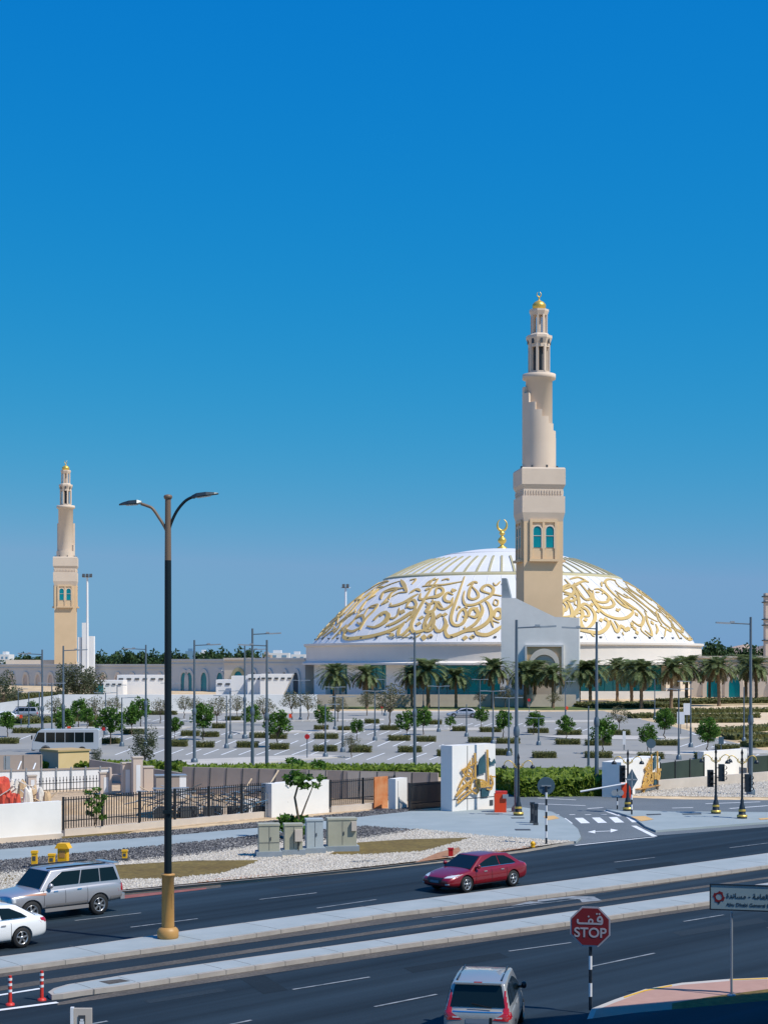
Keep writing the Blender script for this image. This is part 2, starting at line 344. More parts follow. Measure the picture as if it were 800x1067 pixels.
strip('lawn', [(64, 872), (140, 866), (130, 869.5), (66, 876)], .128, M['lawn'])
strip('mulch', [(432, 899), (455, 889), (478, 883), (480, 887), (472, 893)], .126, M['mulch'])
strip('mulch', [(206, 917), (300, 909), (300, 911), (206, 920)], .126, M['mulch'])
strip('mulch', [(497, 888), (560, 880), (560, 882), (500, 891)], .126, M['mulch'])
strip('pavement_slab', [(224, 879), (250, 877), (268, 879), (238, 882.5)], .131, M['lot_kerb'])
sheet('tactile_paving', [[(657, 851), (672, 850.5), (681, 854), (668, 856)], [(566, 851), (577, 850), (583, 853), (570, 855)], [(790, 853), (806, 852), (806, 853.5), (792, 854.5)]], .134, M['tactile'], zp=.134)
# near right kerb island with brick paving and grass
mb = MB()
NI = [(616, 1051.5), (640, 1042), (672, 1031), (710, 1024.5), (760, 1020.5), (800, 1019), (900, 1010), (1000, 1100), (800, 1140), (640, 1140), (600, 1090)]
q = [G(x, y, .14) for x, y in NI]; mb.prism([(v.x, v.y) for v in q], 0, .14); tag(mb.build('kerb', M['lot_kerb']), kind='structure')
NJ = [(621, 1053), (642, 1044.5), (673, 1033), (711, 1026.5), (760, 1022.5), (800, 1021), (900, 1013), (1000, 1100), (800, 1138), (645, 1138), (606, 1090)]
sheet('brick_paving', [NJ], .146, M['brickpave'], zp=.146)
sheet('lawn', [[(700, 1046), (740, 1039), (800, 1031), (900, 1022), (1000, 1100), (800, 1136), (700, 1130)]], .154, M['lawn'], zp=.154)
sheet('shade_sheet', [[(607, 1063), (660, 1056), (730, 1049.5), (800, 1043), (900, 1034), (1000, 1100), (800, 1138), (645, 1138)]], .160, M['asphalt'], zp=.160)  # dark sheet that deepens the block's shade over the island; no road here
sheet('kerb_paint', [[(650, 1040.3), (672, 1033.2), (700, 1027.8), (700, 1026.6), (672, 1031.8), (650, 1038.8)], [(760, 1021.8), (800, 1020.2), (800, 1019.3), (760, 1020.9)]], .149, M['yellow'], zp=.149)
# gravel apron near right foreground
sheet('gravel', [[(-60, 1140), (540, 1058), (612, 1049), (620, 1052), (560, 1066), (300, 1200)]], .011, M['asphalt_worn']) if False else None
# beds behind the lot
sheet('ground_cover', [[(-120, 733), (0, 726), (60, 724), (100, 723), (110, 726), (20, 738), (-120, 744)], [(-120, 762), (0, 751), (60, 749), (104, 746), (104, 749), (60, 753), (0, 757), (-120, 770)],
     [(300, 734), (460, 732), (600, 727), (760, 724), (900, 722), (900, 732), (800, 734), (700, 736), (690, 740), (628, 740), (560, 740), (320, 739)]], .010, M['ground_green'])
sheet('planting_bed', [[(-40, 797), (190, 801), (455, 801), (455, 812), (190, 808), (-40, 805)], [(522, 801), (600, 799), (634, 800), (634, 822), (600, 828), (524, 824)]], .012, M['ground_green'])
sheet('parking_lot_path', [[(-120, 739), (320, 741), (560, 741), (560, 742), (320, 743), (-120, 745)]], .014, M['lot_kerb'])
# pale concrete islands in the lot
isl = [[(560, 767), (620, 766), (720, 768), (700, 771), (600, 770)], [(640, 783), (800, 782), (800, 785), (700, 786), (600, 785)], [(420, 759), (520, 758), (510, 760.5), (425, 761)], [(560, 751), (650, 750), (640, 752), (560, 752.5)],
       [(60, 758), (200, 757), (190, 759), (60, 759.5)], [(240, 762), (380, 760), (370, 762.5), (250, 764)], [(190, 792), (330, 786), (360, 788), (240, 797), (190, 797)], [(300, 750), (400, 749), (400, 750.5), (300, 751)], [(200, 752), (290, 750), (280, 752), (200, 753)]]
mb = MB()
for p in isl:
    q = [G(x, y, .12) for x, y in p]; mb.prism([(v.x, v.y) for v in q], 0, .12)
tag(mb.build('kerb_island', M['lot_kerb']), kind='structure')
# right: road edge kerb of the access road, landscaped sand terraces
mb = MB()
kp = [G(628, 741.5, .14), G(700, 757, .14), G(760, 772.5, .14), G(800, 783, .14), G(900, 806, .14)]
for a, b in zip(kp, kp[1:]):
    d = (b-a); L = d.length; c = (a+b)/2; mb.box((c.x, c.y, .07), (L, .3, .14), rz=math.atan2(d.y, d.x))
tag(mb.build('kerb', M['darkgrey']), kind='structure')
sheet('sand_bed', [[(634, 741.5), (700, 737), (800, 735), (900, 733), (900, 800), (800, 777), (720, 757), (670, 748)]], .012, M['pathstone'])
sheet('white_gravel', [[(652, 822), (700, 817), (800, 812), (960, 806), (960, 832), (800, 831), (700, 830), (640, 829.5)]], .014, M['gravel_white'])
sheet('sand', [[(690, 800), (800, 797), (960, 792), (960, 812), (800, 815), (690, 820)]], .010, M['pathstone'])
sheet('construction_sand', [[(-160, 805), (60, 805), (455, 806), (456, 842), (280, 853), (60, 874), (-160, 885)]], .010, mat('building_sand', (.40, .29, .18), .95, (.55, .41, .27), .3, 6, fine=3))
# ---- painted markings
u = (G(600, 952)-G(200, 1008)).normalized(); nrm = Vector((u.y, -u.x, 0))
mk = MB()
def line(mb, a, b, wd=.12, z=.016):
    a = G(*a); b = G(*b); a.z = b.z = 0; d = (b-a).normalized(); n = Vector((-d.y, d.x, 0))*wd/2
    za, zb_ = z+T(a.y), z+T(b.y); mb.quad((a.x-n.x, a.y-n.y, za), (b.x-n.x, b.y-n.y, zb_), (b.x+n.x, b.y+n.y, zb_), (a.x+n.x, a.y+n.y, za))
for a, b in (((78, 960), (147, 952)), ((136, 967), (206, 958)), ((305, 1032), (385, 1019)), ((390, 1050), (455, 1037)), ((530, 992), (595, 983)), ((616, 1008), (682, 994)), ((712, 961), (754, 954)), ((640, 899), (682, 894)), ((270, 938), (330, 931)), ((330, 947), (392, 938)), ((760, 884), (800, 879)), ((800, 968), (850, 959)), ((195, 1078), (262, 1064)), ((90, 1069), (112, 1065))):
    line(mk, a, b, .10)
line(mk, (450, 957), (620, 935), .07); line(mk, (560, 963), (700, 942), .06); line(mk, (0, 1000), (180, 975), .06)
arrow_pts = [[(560, 938.5), (596, 934.5), (618, 935), (627, 939), (606, 941), (604, 938), (592, 937), (560, 940.5)], [(532, 945), (552, 940), (569, 941), (552, 942.5)]]
for pts in arrow_pts:
    qq = [G(*p_) for p_ in pts]; mk.add([(v.x, v.y, .018) for v in qq], [tuple(range(len(qq)))])
tag(mk.build('road_markings', M['paint_dim']), kind='structure')
mk = MB()
line(mk, (-20, 1041), (42, 1031), .16); line(mk, (-20, 1056), (60, 1045.5), .2)
line(mk, (599, 881.5), (682, 872.5), .16); line(mk, (660, 861), (682, 872), .3)
for x0, y0 in ((585, 853), (604, 853.5), (622, 855.5), (640, 853.8), (657, 853)):    # zebra bars
    pass
for k in range(6):
    cx = 571+k*17.8; cy = 856.8-k*.35 if k else 856.8
    p = [G(cx-8, cy-3.2), G(cx+.5, cy-3.4), G(cx+8, cy+2.2), G(cx-1.5, cy+2.4)]
    mk.quad(*[(v.x, v.y, .018) for v in p])
for k in range(7):
    line(mk, (560+k*16.5, 849.5), (566+k*16.5, 849.3), .22)
line(mk, (630, 845.3), (646, 851), .2)
line(mk, (616, 867.2), (641, 866.2), .2); ar = [G(612, 867.6), G(620, 865.6), (G(620, 869))]
mk.add([(v.x, v.y, .0185) for v in ar], [(0, 1, 2)])
ar = [G(644, 865.6), G(636, 864.2), G(636, 868)]; mk.add([(v.x, v.y, .0185) for v in ar], [(0, 1, 2)])
for a, b in (((560, 838), (610, 840)), ((612, 843), (628, 842)), ((700, 842.5), (722, 842)), ((735, 838), (792, 836)), ((560, 832), (600, 834)), ((760, 843), (800, 840))): line(mk, a, b, .22)
# turn arrows in the middle carriageway
def arrow(pts, z=.018):
    q = [G(*p) for p in pts]; mk.add([(v.x, v.y, z) for v in q], [tuple(range(len(q)))])

# bay lines of the car park
for row, x0, x1, dx, dy in ((778, 200, 560, 14, -6), (766, 180, 520, 11, -4.2), (792, 360, 800, 19, -7), (757, 380, 560, 9, -3), (779, 620, 800, 15, -5), (787, 120, 330, 16, -6), (752, 140, 380, 8, -2.4), (771, 20, 190, 12, -4.5), (785, 470, 640, 17, -6), (762, 560, 640, 10, -3.5)):
    x = x0
    while x < x1: line(mk, (x, row), (x+dx, row+dy), .17); x += dx*1.15
for a, b in (((630, 746), (790, 792)), ((660, 747.5), (668, 749.5)), ((690, 756), (698, 758)), ((718, 764), (726, 766)), ((748, 772), (756, 774))):
    if b[0]-a[0] < 40: line(mk, a, b, .35)
tag(mk.build('road_markings', M['paint']), kind='structure')
sheet('drain_cover', [[(673, 848.5), (688, 848), (689, 849), (674, 849.6)], [(710, 848), (730, 847.5), (731, 848.6), (712, 849)], [(536, 864), (552, 864), (553, 865.5), (537, 865.5)], [(532, 852), (546, 852), (546, 853), (533, 853)],
     [(505, 848), (519, 848), (520, 848.8), (506, 848.8)], [(365, 897.5), (390, 896), (393, 898), (368, 899)], [(180, 856.2), (181, 856), (182, 856.4), (181, 856.6)]], .136, M['darkgrey'], zp=.136)
# repaired strips and trench cuts in the carriageways
M['asphalt_patch'] = mat('asphalt_patch', (.009, .016, .023), .85, (.013, .022, .031), .6, 5, spec=.2, fine=20)
M['asphalt_pale'] = mat('asphalt_pale', (.017, .028, .039), .85, (.024, .036, .048), .5, 6, spec=.2, fine=20)
sheet('road_patch', [[(238, 1012), (262, 1008), (300, 1032), (274, 1036)], [(640, 905), (700, 898), (706, 901), (646, 908)], [(420, 1009), (520, 993), (530, 998), (430, 1014)]], .008, M['asphalt_patch'])
sheet('road_patch', [[(700, 972), (790, 957), (800, 961), (710, 976)], [(150, 1043), (230, 1030), (236, 1033), (156, 1046)], [(290, 925), (370, 916), (374, 918), (294, 927)]], .008, M['asphalt_pale'])
sheet('kerb_paint', [[(126, 933.5), (215, 925.2), (215, 926.8), (126, 937)]], .013, mat('red_kerb_line', (.20, .06, .05), .9, (.30, .11, .09), 2))
# ================================================================== THE MOSQUE
DC = at(523, 370)                                   # dome axis
SR, CB = 53.5, 13.4                                 # sphere radius, height of the dome foot
SC = Vector((DC.x, DC.y, CB-31.8))                  # sphere centre
ms = empty('mosque', (DC.x, DC.y, 0), 0, 'vast white domed mosque with gold calligraphy and a crescent finial', 'mosque')
mb = MB(); prof = []
for i in range(41):
    r = 43.0*(1-i/40); prof.append((max(r, .01), math.sqrt(SR*SR-r*r)-31.8+CB))
dome = part('dome', mb.lathe(prof, 120), M['dome'], ms)
# ribs and ring bands, slightly raised
def dz(r, off=0): return math.sqrt((SR+off)**2-r*r)-31.8+CB
mb = MB()
def rib(mb, a, r0, r1, wd, off=.22, n=12):
    t = Vector((-math.sin(a), math.cos(a), 0)); P = []
    for i in range(n+1):
        r = r0+(r1-r0)*i/n; c = Vector((r*math.cos(a), r*math.sin(a), dz(r, off))); b = Vector((r*math.cos(a), r*math.sin(a), dz(r, -.1)))
        P += [c-t*wd/2, c+t*wd/2, b-t*wd/2, b+t*wd/2]
    fs = []
    for i in range(n):
        k = i*4; fs += [(k, k+1, k+5, k+4), (k+1, k+3, k+7, k+5), (k+2, k, k+4, k+6)]
    mb.add(P, fs)
for k in range(60): rib(mb, 2*math.pi*k/60+.03, 17.0, 26.4, .46)
mb.lathe([(26.2, dz(26.2, -.1)), (26.2, dz(26.2, .26)), (27.0, dz(27.0, .26)), (27.0, dz(27.0, -.1))], 120)
part('gold_ribs', mb, M['gold_dull'], dome)
mb = MB()
for k in range(60):
    rib(mb, 2*math.pi*k/60+.03, 27.2, 42.8, .12, .05, 16)
mb.lathe([(12.4, dz(12.4, -.1)), (12.4, dz(12.4, .12)), (12.9, dz(12.9, .12)), (12.9, dz(12.9, -.1))], 80)
part('panel_joints', mb, M['seam'], dome)
mb = MB()
for k in range(60):
    a = 2*math.pi*k/60; c = Vector((42.3*math.cos(a), 42.3*math.sin(a), dz(42.3)+.12)); mb.box(c, (.5, .5, .3), rz=a)
part('spotlights', mb, M['darkgrey'], dome)
# --- calligraphy: strokes projected onto the sphere as raised gold ribbons
WIN = {'A': (320, 570, 7.273), 'B': (390, 570, 9.7), 'C': (440, 570, 8.0), 'D': (580, 570, 9.7), 'E': (640, 600, 8.889)}
ST = [
 ('C', 3.2, [(352, 250), (300, 400), (257, 520), (240, 600), (262, 650), (310, 655), (350, 622), (366, 560), (343, 522), (305, 556), (288, 620)]),
 ('C', 4.2, [(215, 650), (192, 700), (215, 748), (280, 735), (360, 702), (440, 690), (520, 650), (570, 592), (575, 540), (548, 475), (525, 455)]),
 ('C', 4.2, [(440, 700), (468, 728), (540, 735), (610, 702), (670, 655)]),
 ('C', 4.0, [(388, 582), (400, 530), (440, 518), (465, 556), (442, 588), (398, 580)]),
 ('C', 3.2, [(480, 470), (502, 530), (470, 605), (420, 660), (350, 694)]),
 ('C', 3.3, [(352, 370), (340, 430), (362, 484), (440, 482), (520, 442), (575, 402), (592, 352), (550, 322), (508, 335), (497, 368), (560, 392), (660, 412)]),
 ('C', 3.0, [(430, 300), (400, 345), (386, 420), (425, 440), (466, 418), (458, 380), (412, 330)]),
 ('C', 2.2, [(385, 275), (455, 257)]), ('C', 1.6, [(480, 292), (565, 272)]), ('C', 3.0, [(378, 325), (430, 295), (460, 305)]),
 ('C', 3.2, [(256, 402), (215, 385), (186, 412), (192, 450), (236, 460), (256, 425)]),
 ('C', 2.8, [(256, 425), (240, 485), (190, 520), (142, 512), (108, 462), (72, 470)]),
 ('C', 2.4, [(72, 470), (30, 540), (70, 552), (112, 520)]),
 ('C', 3.0, [(108, 400), (120, 350), (160, 345), (176, 378), (130, 420), (60, 424), (0, 442)]),
 ('C', 2.6, [(262, 262), (196, 395)]),
 ('C', 3.0, [(98, 560), (50, 590), (14, 652), (28, 700), (78, 690), (102, 600), (96, 556)]),
 ('C', 3.5, [(180, 590), (196, 640), (165, 695), (122, 702), (102, 655)]),
 ('C', 1.5, [(602, 440), (595, 478), (622, 490), (632, 455), (602, 440)]), ('C', 3.6, [(600, 590), (606, 540), (640, 520), (664, 560), (640, 600), (602, 592)]),
 ('C', 2.0, [(580, 570), (578, 620), (592, 672)]), ('C', 2.4, [(0, 332), (90, 322), (180, 318), (332, 292)]), ('C', 2.0, [(262, 640), (268, 690)]),
 ('C', 1.4, [(245, 345), (330, 300)]), ('C', 1.6, [(165, 495), (215, 478)]), ('C', 1.4, [(530, 555), (580, 520)]), ('C', 1.5, [(590, 300), (612, 325), (650, 290)]),
 ('C', 2.2, [(160, 282), (205, 270), (225, 278)]), ('C', 2.2, [(50, 330), (80, 285), (110, 262)]), ('C', 2.6, [(70, 330), (140, 262)]), ('C', 1.6, [(290, 530), (302, 500), (320, 510)]),
 ('B', 3.7, [(645, 325), (565, 440), (480, 580), (402, 720), (374, 800), (400, 862), (480, 852), (545, 812), (592, 722), (588, 668), (545, 684), (518, 760), (562, 850)]),
 ('B', 3.6, [(268, 338), (300, 395), (332, 450)]), ('B', 2.4, [(60, 525), (90, 462), (180, 422), (262, 420)]), ('B', 2.0, [(150, 532), (178, 470), (262, 418)]),
 ('B', 3.4, [(358, 472), (425, 432), (468, 450)]), ('B', 3.2, [(468, 470), (464, 532), (540, 520), (620, 500), (690, 466)]),
 ('B', 3.2, [(160, 602), (222, 592), (300, 562), (382, 512), (445, 478)]),
 ('B', 3.2, [(322, 622), (350, 560), (400, 540), (424, 590), (385, 618), (330, 608)]), ('B', 3.0, [(424, 590), (395, 680), (325, 762)]),
 ('B', 3.2, [(0, 812), (80, 772), (132, 705), (120, 662), (62, 680), (0, 742)]), ('B', 3.2, [(118, 802), (200, 772), (300, 712), (372, 655)]),
 ('B', 2.4, [(252, 620), (242, 680), (200, 722), (150, 720)]), ('B', 3.6, [(308, 770), (252, 838), (248, 900), (292, 888), (350, 830), (384, 778)]),
 ('B', 2.8, [(518, 560), (560, 600), (530, 660), (600, 640), (642, 560), (690, 615)]), ('B', 3.2, [(598, 790), (640, 852), (690, 852)]),
 ('B', 1.6, [(280, 925), (330, 900), (370, 870)]), ('B', 1.6, [(390, 930), (440, 905), (470, 880)]), ('B', 2.0, [(510, 400), (560, 350), (640, 330)]),
 ('B', 1.8, [(20, 660), (110, 618)]), ('B', 1.6, [(160, 640), (200, 600)]), ('B', 2.0, [(360, 340), (420, 330), (380, 380)]), ('B', 1.8, [(430, 380), (520, 320)]),
 ('A', 4.2, [(288, 640), (278, 682), (310, 697), (380, 692), (480, 680), (600, 648), (700, 602), (745, 568)]),
 ('A', 3.2, [(285, 620), (340, 642), (402, 612), (432, 562), (420, 522), (372, 542), (330, 592)]), ('A', 3.2, [(455, 602), (520, 610), (600, 570), (622, 520), (590, 502), (540, 522), (500, 560)]),
 ('A', 3.2, [(600, 602), (680, 572), (780, 512), (815, 480)]), ('A', 2.6, [(480, 452), (535, 440), (508, 482), (450, 542), (400, 632)]),
 ('A', 2.6, [(220, 602), (262, 560), (330, 512), (372, 490)]), ('A', 2.0, [(190, 702), (250, 642), (302, 590)]), ('A', 1.4, [(70, 710), (120, 642), (200, 570), (262, 508)]),
 ('A', 1.6, [(120, 692), (170, 652), (222, 618)]), ('A', 1.6, [(382, 502), (440, 422), (522, 368)]), ('A', 1.6, [(430, 522), (470, 462), (520, 460)]), ('A', 1.2, [(340, 482), (420, 392), (522, 312), (602, 268)]),
 ('A', 2.6, [(560, 400), (582, 350), (680, 322), (742, 312)]), ('A', 3.0, [(622, 452), (700, 440), (800, 398)]), ('A', 3.0, [(712, 252), (742, 292), (748, 342)]), ('A', 1.4, [(350, 560), (400, 500), (440, 470)]),
 ('A', 1.3, [(300, 540), (380, 440), (480, 350)]), ('A', 1.4, [(230, 580), (240, 545), (290, 500)]), ('A', 1.6, [(640, 380), (700, 350), (760, 345)]), ('A', 1.5, [(560, 440), (600, 400), (640, 345)]), ('A', 1.4, [(470, 400), (540, 330), (620, 290), (700, 262)]),
 ('D', 2.8, [(60, 440), (150, 400), (262, 352), (322, 362)]), ('D', 2.6, [(130, 330), (222, 312), (322, 362)]), ('D', 3.6, [(78, 330), (170, 430), (202, 480), (222, 560), (212, 640), (150, 700), (50, 712)]),
 ('D', 3.4, [(70, 482), (130, 490), (182, 530), (140, 552), (80, 520)]), ('D', 3.0, [(60, 560), (100, 602), (92, 640), (50, 652)]),
 ('D', 3.8, [(238, 702), (322, 700), (302, 640), (250, 610), (280, 580), (342, 620), (384, 690), (372, 760), (312, 822), (230, 852)]),
 ('D', 3.2, [(180, 390), (230, 470), (282, 532), (332, 532), (352, 490), (312, 440)]), ('D', 3.8, [(232, 370), (332, 490), (402, 600), (482, 682), (602, 727), (702, 720), (765, 668), (760, 630)]),
 ('D', 3.2, [(362, 442), (376, 530), (432, 562), (502, 560), (524, 512), (472, 460), (422, 430), (378, 432)]), ('D', 3.6, [(372, 550), (452, 612), (542, 612), (574, 570), (502, 480), (440, 422)]),
 ('D', 4.2, [(232, 850), (332, 862), (422, 872), (492, 832), (522, 772), (482, 718)]), ('D', 4.0, [(240, 740), (250, 800), (300, 850)]), ('D', 3.6, [(538, 742), (570, 802), (602, 862), (626, 820), (582, 752)]),
 ('D', 2.8, [(470, 372), (512, 332), (592, 342)]), ('D', 3.0, [(490, 350), (502, 402), (562, 472), (642, 542), (702, 602), (765, 655)]), ('D', 2.0, [(602, 472), (682, 562), (790, 640)]), ('D', 1.8, [(650, 422), (790, 520)]),
 ('D', 1.6, [(110, 350), (150, 330)]), ('D', 2.0, [(745, 745), (770, 830)]), ('D', 1.6, [(290, 410), (330, 445)]), ('D', 1.5, [(340, 320), (480, 440)]), ('D', 1.3, [(420, 330), (560, 470)]),
 ('E', 3.0, [(60, 212), (150, 280), (222, 332), (264, 392), (252, 450), (220, 462), (158, 418)]), ('E', 3.0, [(290, 350), (302, 430), (332, 500), (342, 556), (278, 510)]), ('E', 3.4, [(0, 212), (60, 270), (130, 310)]),
 ('E', 2.8, [(380, 452), (396, 500), (384, 542)]), ('E', 3.0, [(400, 352), (442, 430), (502, 480), (514, 516), (420, 462)]), ('E', 2.6, [(410, 332), (472, 372)]), ('E', 2.4, [(500, 410), (562, 490), (612, 532), (520, 480)]),
 ('E', 2.2, [(0, 140), (100, 202), (145, 205)]), ('E', 1.5, [(80, 170), (200, 250), (302, 342)]), ('E', 1.4, [(100, 112), (250, 212), (402, 322)]), ('E', 1.3, [(180, 210), (300, 300), (380, 380)]), ('E', 1.5, [(30, 100), (120, 140), (180, 190)]),
 ('E', 1.3, [(560, 470), (640, 540)]), ('E', 1.2, [(330, 280), (420, 335)]),
]
DOT = [('C', 355, 762), ('C', 415, 752), ('C', 10, 752), ('C', 65, 745), ('C', 146, 575), ('C', 186, 568), ('C', 262, 368), ('B', 180, 900), ('B', 285, 665), ('B', 447, 780), ('B', 475, 720), ('B', 505, 925), ('B', 565, 905), ('B', 575, 578), ('B', 655, 698), ('B', 540, 430), ('B', 90, 575),
       ('A', 640, 672), ('A', 722, 490), ('A', 602, 420), ('D', 610, 642), ('D', 650, 808), ('D', 690, 842), ('D', 722, 830), ('D', 445, 742), ('D', 492, 735), ('D', 352, 588), ('D', 415, 655), ('D', 290, 740), ('E', 75, 480), ('E', 112, 500), ('E', 160, 452), ('E', 185, 492), ('E', 206, 530), ('E', 346, 440), ('E', 202, 362)]
def onsphere(x, y):
    d = Vector(((x-400)/F, 1, (HY-y)/F)); o = Vector((0, 0, H))-SC; a = d.dot(d); b = 2*o.dot(d); c = o.dot(o)-SR*SR; q = b*b-4*a*c
    if q <= 0: return None
    return Vector((0, 0, H))+d*((-b-math.sqrt(q))/(2*a))-SC
RL = .22
gmb = MB()
def ribbon(mb, pts, wm, rot):
    # pts: vectors from the sphere centre; ribbon of width wm raised RL above the shell
    P = [(rot @ p).normalized() for p in pts]; n = len(P); vs = []
    base = Vector((SC.x-DC.x, SC.y-DC.y, SC.z))
    for i, p in enumerate(P):
        t = (P[min(i+1, n-1)]-P[max(i-1, 0)]).normalized(); s = p.cross(t).normalized()
        f = i/(n-1); e = min(1, .35+3.2*min(f, 1-f)); hw = wm/2*e
        for sg in (-1, 1):
            q = (p*SR+s*sg*hw).normalized(); vs += [base+q*(SR+RL), base+q*(SR-.1)]
    fs = [(0, 1, 3, 2), ((n-1)*4, (n-1)*4+2, (n-1)*4+3, (n-1)*4+1)]
    for i in range(n-1):
        k = i*4; fs += [(k, k+2, k+6, k+4), (k, k+4, k+5, k+1), (k+2, k+3, k+7, k+6)]
    mb.add(vs, fs)
def sm2(p, n): return [(v.x, v.y) for v in smooth_pts([(a, b, 0) for a, b in p], n)]
for ang in (0, 122, 238):
    rot = Matrix.Rotation(R(ang), 3, 'Z')
    for wn, wpx, pts in ST:
        ox, oy, sc_ = WIN[wn]
        for shift in ((0, 84) if (wn == 'C' and ang == 0 and pts[0][0] > 180) else (0,)):
            q = [onsphere(ox+a/sc_+shift, oy+b/sc_) for a, b in sm2(pts, 5)]; q = [v for v in q if v is not None]
            if len(q) > 2: ribbon(gmb, q, wpx*.235*.84, rot)
    for wn, x, y in DOT:
        ox, oy, sc_ = WIN[wn]; p = onsphere(ox+x/sc_, oy+y/sc_)
        if p is None: continue
        p = (rot @ p).normalized(); e = Vector((-p.y, p.x, 0)).normalized(); nn = p.cross(e); b0 = Vector((0, 0, SC.z))
        c = [b0+(p*SR+(e*a+nn*b)*.62).normalized()*(SR+RL) for a, b in ((1, .2), (.1, 1), (-1, -.2), (-.1, -1))]
        c2 = [b0+(p*SR+(e*a+nn*b)*.62).normalized()*(SR-.1) for a, b in ((1, .2), (.1, 1), (-1, -.2), (-.1, -1))]
        gmb.add(c+c2, [(0, 1, 2, 3), (0, 4, 5, 1), (1, 5, 6, 2), (2, 6, 7, 3), (3, 7, 4, 0)])
rk = random.Random(77)
for k in range(60):
    x, y = rk.uniform(345, 705), rk.uniform(607, 662); v = onsphere(x, y)
    if v is None or 530 < x < 583: continue
    a = math.atan2(-(x-523), 150)+rk.uniform(-.9, .9)+(math.pi/2 if rk.random() < .5 else 0); L_ = rk.uniform(1.5, 4.0); pts_ = [onsphere(x+L_*t*math.sin(a)+.6*t*t, y-L_*t*math.cos(a)*.7) for t in (-1, -.5, 0, .5, 1)]
    if all(v is not None for v in pts_): ribbon(gmb, pts_, rk.uniform(.22, .42), Matrix.Identity(3))
M['callig'] = mat('calligraphy_gold', (.46, .325, .125), .6, (.60, .42, .14), .18, 4, metal=0)
part('gold_calligraphy', gmb, M['callig'], dome)
# finial
fz = dz(0)
mb = MB().lathe([(1.5, fz-.3), (1.3, fz+.3), (.5, fz+.8), (.45, fz+1.2), (1.0, fz+1.7), (1.15, fz+2.3), (.8, fz+2.9), (.35, fz+3.2), (.35, fz+3.5), (.75, fz+3.9), (.7, fz+4.3), (.2, fz+4.7), (.15, fz+4.9)], 16)
cr = []
for i in range(25):
    a = R(-90+22-0)+(R(360-44))*i/24-R(0); cr.append((1.35*math.cos(a+R(0)), 0, fz+6.3+1.6*math.sin(a)))
cr = [(1.25*math.cos(R(112+316*i/24)), 0, fz+6.3+1.55*math.sin(R(112+316*i/24))) for i in range(25)]
mb.tube(cr, [.06+.30*math.sin(math.pi*i/24) for i in range(25)], 8)
fo_ = part('crescent_finial', mb, M['gold'], ms); fo_.scale = (.86,)*3; fo_.location = (0, 0, fz*.14)
# drum: ledge ring, fascia, wall with teal glazing and white piers
mb = MB().lathe([(43.0, CB-.05), (44.9, CB), (44.9, CB-.45), (44.4, CB-.7), (44.4, 9.6), (45.3, 9.2), (45.3, 8.8), (41.5, 8.8), (41.5, 13.0)], 160, smooth=False)
part('cornice', mb, mat('rim_stone', (.68, .64, .60), .85, (.76, .71, .66), .1, 7), ms)
def ringseg(mb, r0, r1, a0, a1, z0, z1, n=None):
    n = n or max(2, int(abs(a1-a0)/R(2)))
    for i in range(n):
        p = a0+(a1-a0)*i/n; q = a0+(a1-a0)*(i+1)/n
        mb.add([(r*math.cos(t), r*math.sin(t), z) for z in (z0, z1) for r in (r0, r1) for t in (p, q)], [(0, 2, 3, 1), (4, 5, 7, 6), (2, 6, 7, 3), (0, 1, 5, 4)]+([(0, 4, 6, 2)] if i == 0 else [])+([(1, 3, 7, 5)] if i == n-1 else []))
def drum_ang(x):    # angle on the drum wall (radius 42) seen at column x
    dx = Vector(((x-400)/F, 1, 0)); o = Vector((-DC.x, -DC.y, 0)); a = dx.dot(dx); b = 2*o.dot(dx); c = o.dot(o)-42.0**2; q = max(b*b-4*a*c, 0)
    p = o+dx*((-b-math.sqrt(q))/(2*a)); return math.atan2(p.y, p.x)
part('drum_wall', MB().lathe([(41.0, 0), (41.0, 8.79)], 120), M['whitewall'], ms)
glz = [(342, 364), (383, 404), (423, 521), (525, 600), (603, 691)]
mb = MB(); fr = MB()
for x0, x1 in glz:
    a0, a1 = drum_ang(x0), drum_ang(x1)
    g_ = MB(); ringseg(g_, 41.05, 41.35, a0, a1, 1.2, 8.7)
    gl = part('window', g_, M['teal'], ms)
    f_ = MB(); n = max(2, round(abs(a1-a0)*42/2.2))
    for i in range(n+1):
        a = a0+(a1-a0)*i/n; f_.box((41.42*math.cos(a), 41.42*math.sin(a), 4.95), (.14, .12, 7.5), rz=a)
    for z in (3.4, 5.9): ringseg(f_, 41.3, 41.45, a0, a1, z, z+.12)
    part('mullions', f_, M['teal_tile'], gl)
xs = [318]+[v for p_ in glz for v in p_]+[728]
for x0, x1 in zip(xs[::2], xs[1::2]):
    g_ = MB(); a0, a1 = drum_ang(x0+.01), drum_ang(x1-.01)
    if a1 < a0: a0, a1 = a1, a0
    ringseg(g_, 41.0, 42.6, a0, a1, 0, 8.795); part('pier', g_, M['white'] if x0 < 560 else M['cream'], ms)
g_ = MB(); ringseg(g_, 41.0, 41.5, -math.pi, math.pi, 0, 1.2, 120); part('base_course', g_, M['whitewall'], ms)
g_ = MB()
for a in (drum_ang(668), drum_ang(696)):
    g_.box((42.75*math.cos(a), 42.75*math.sin(a), 4.5), (.5, .35, 8.4), rz=a)
part('dark_downpipe', g_, M['darkgrey'], ms)
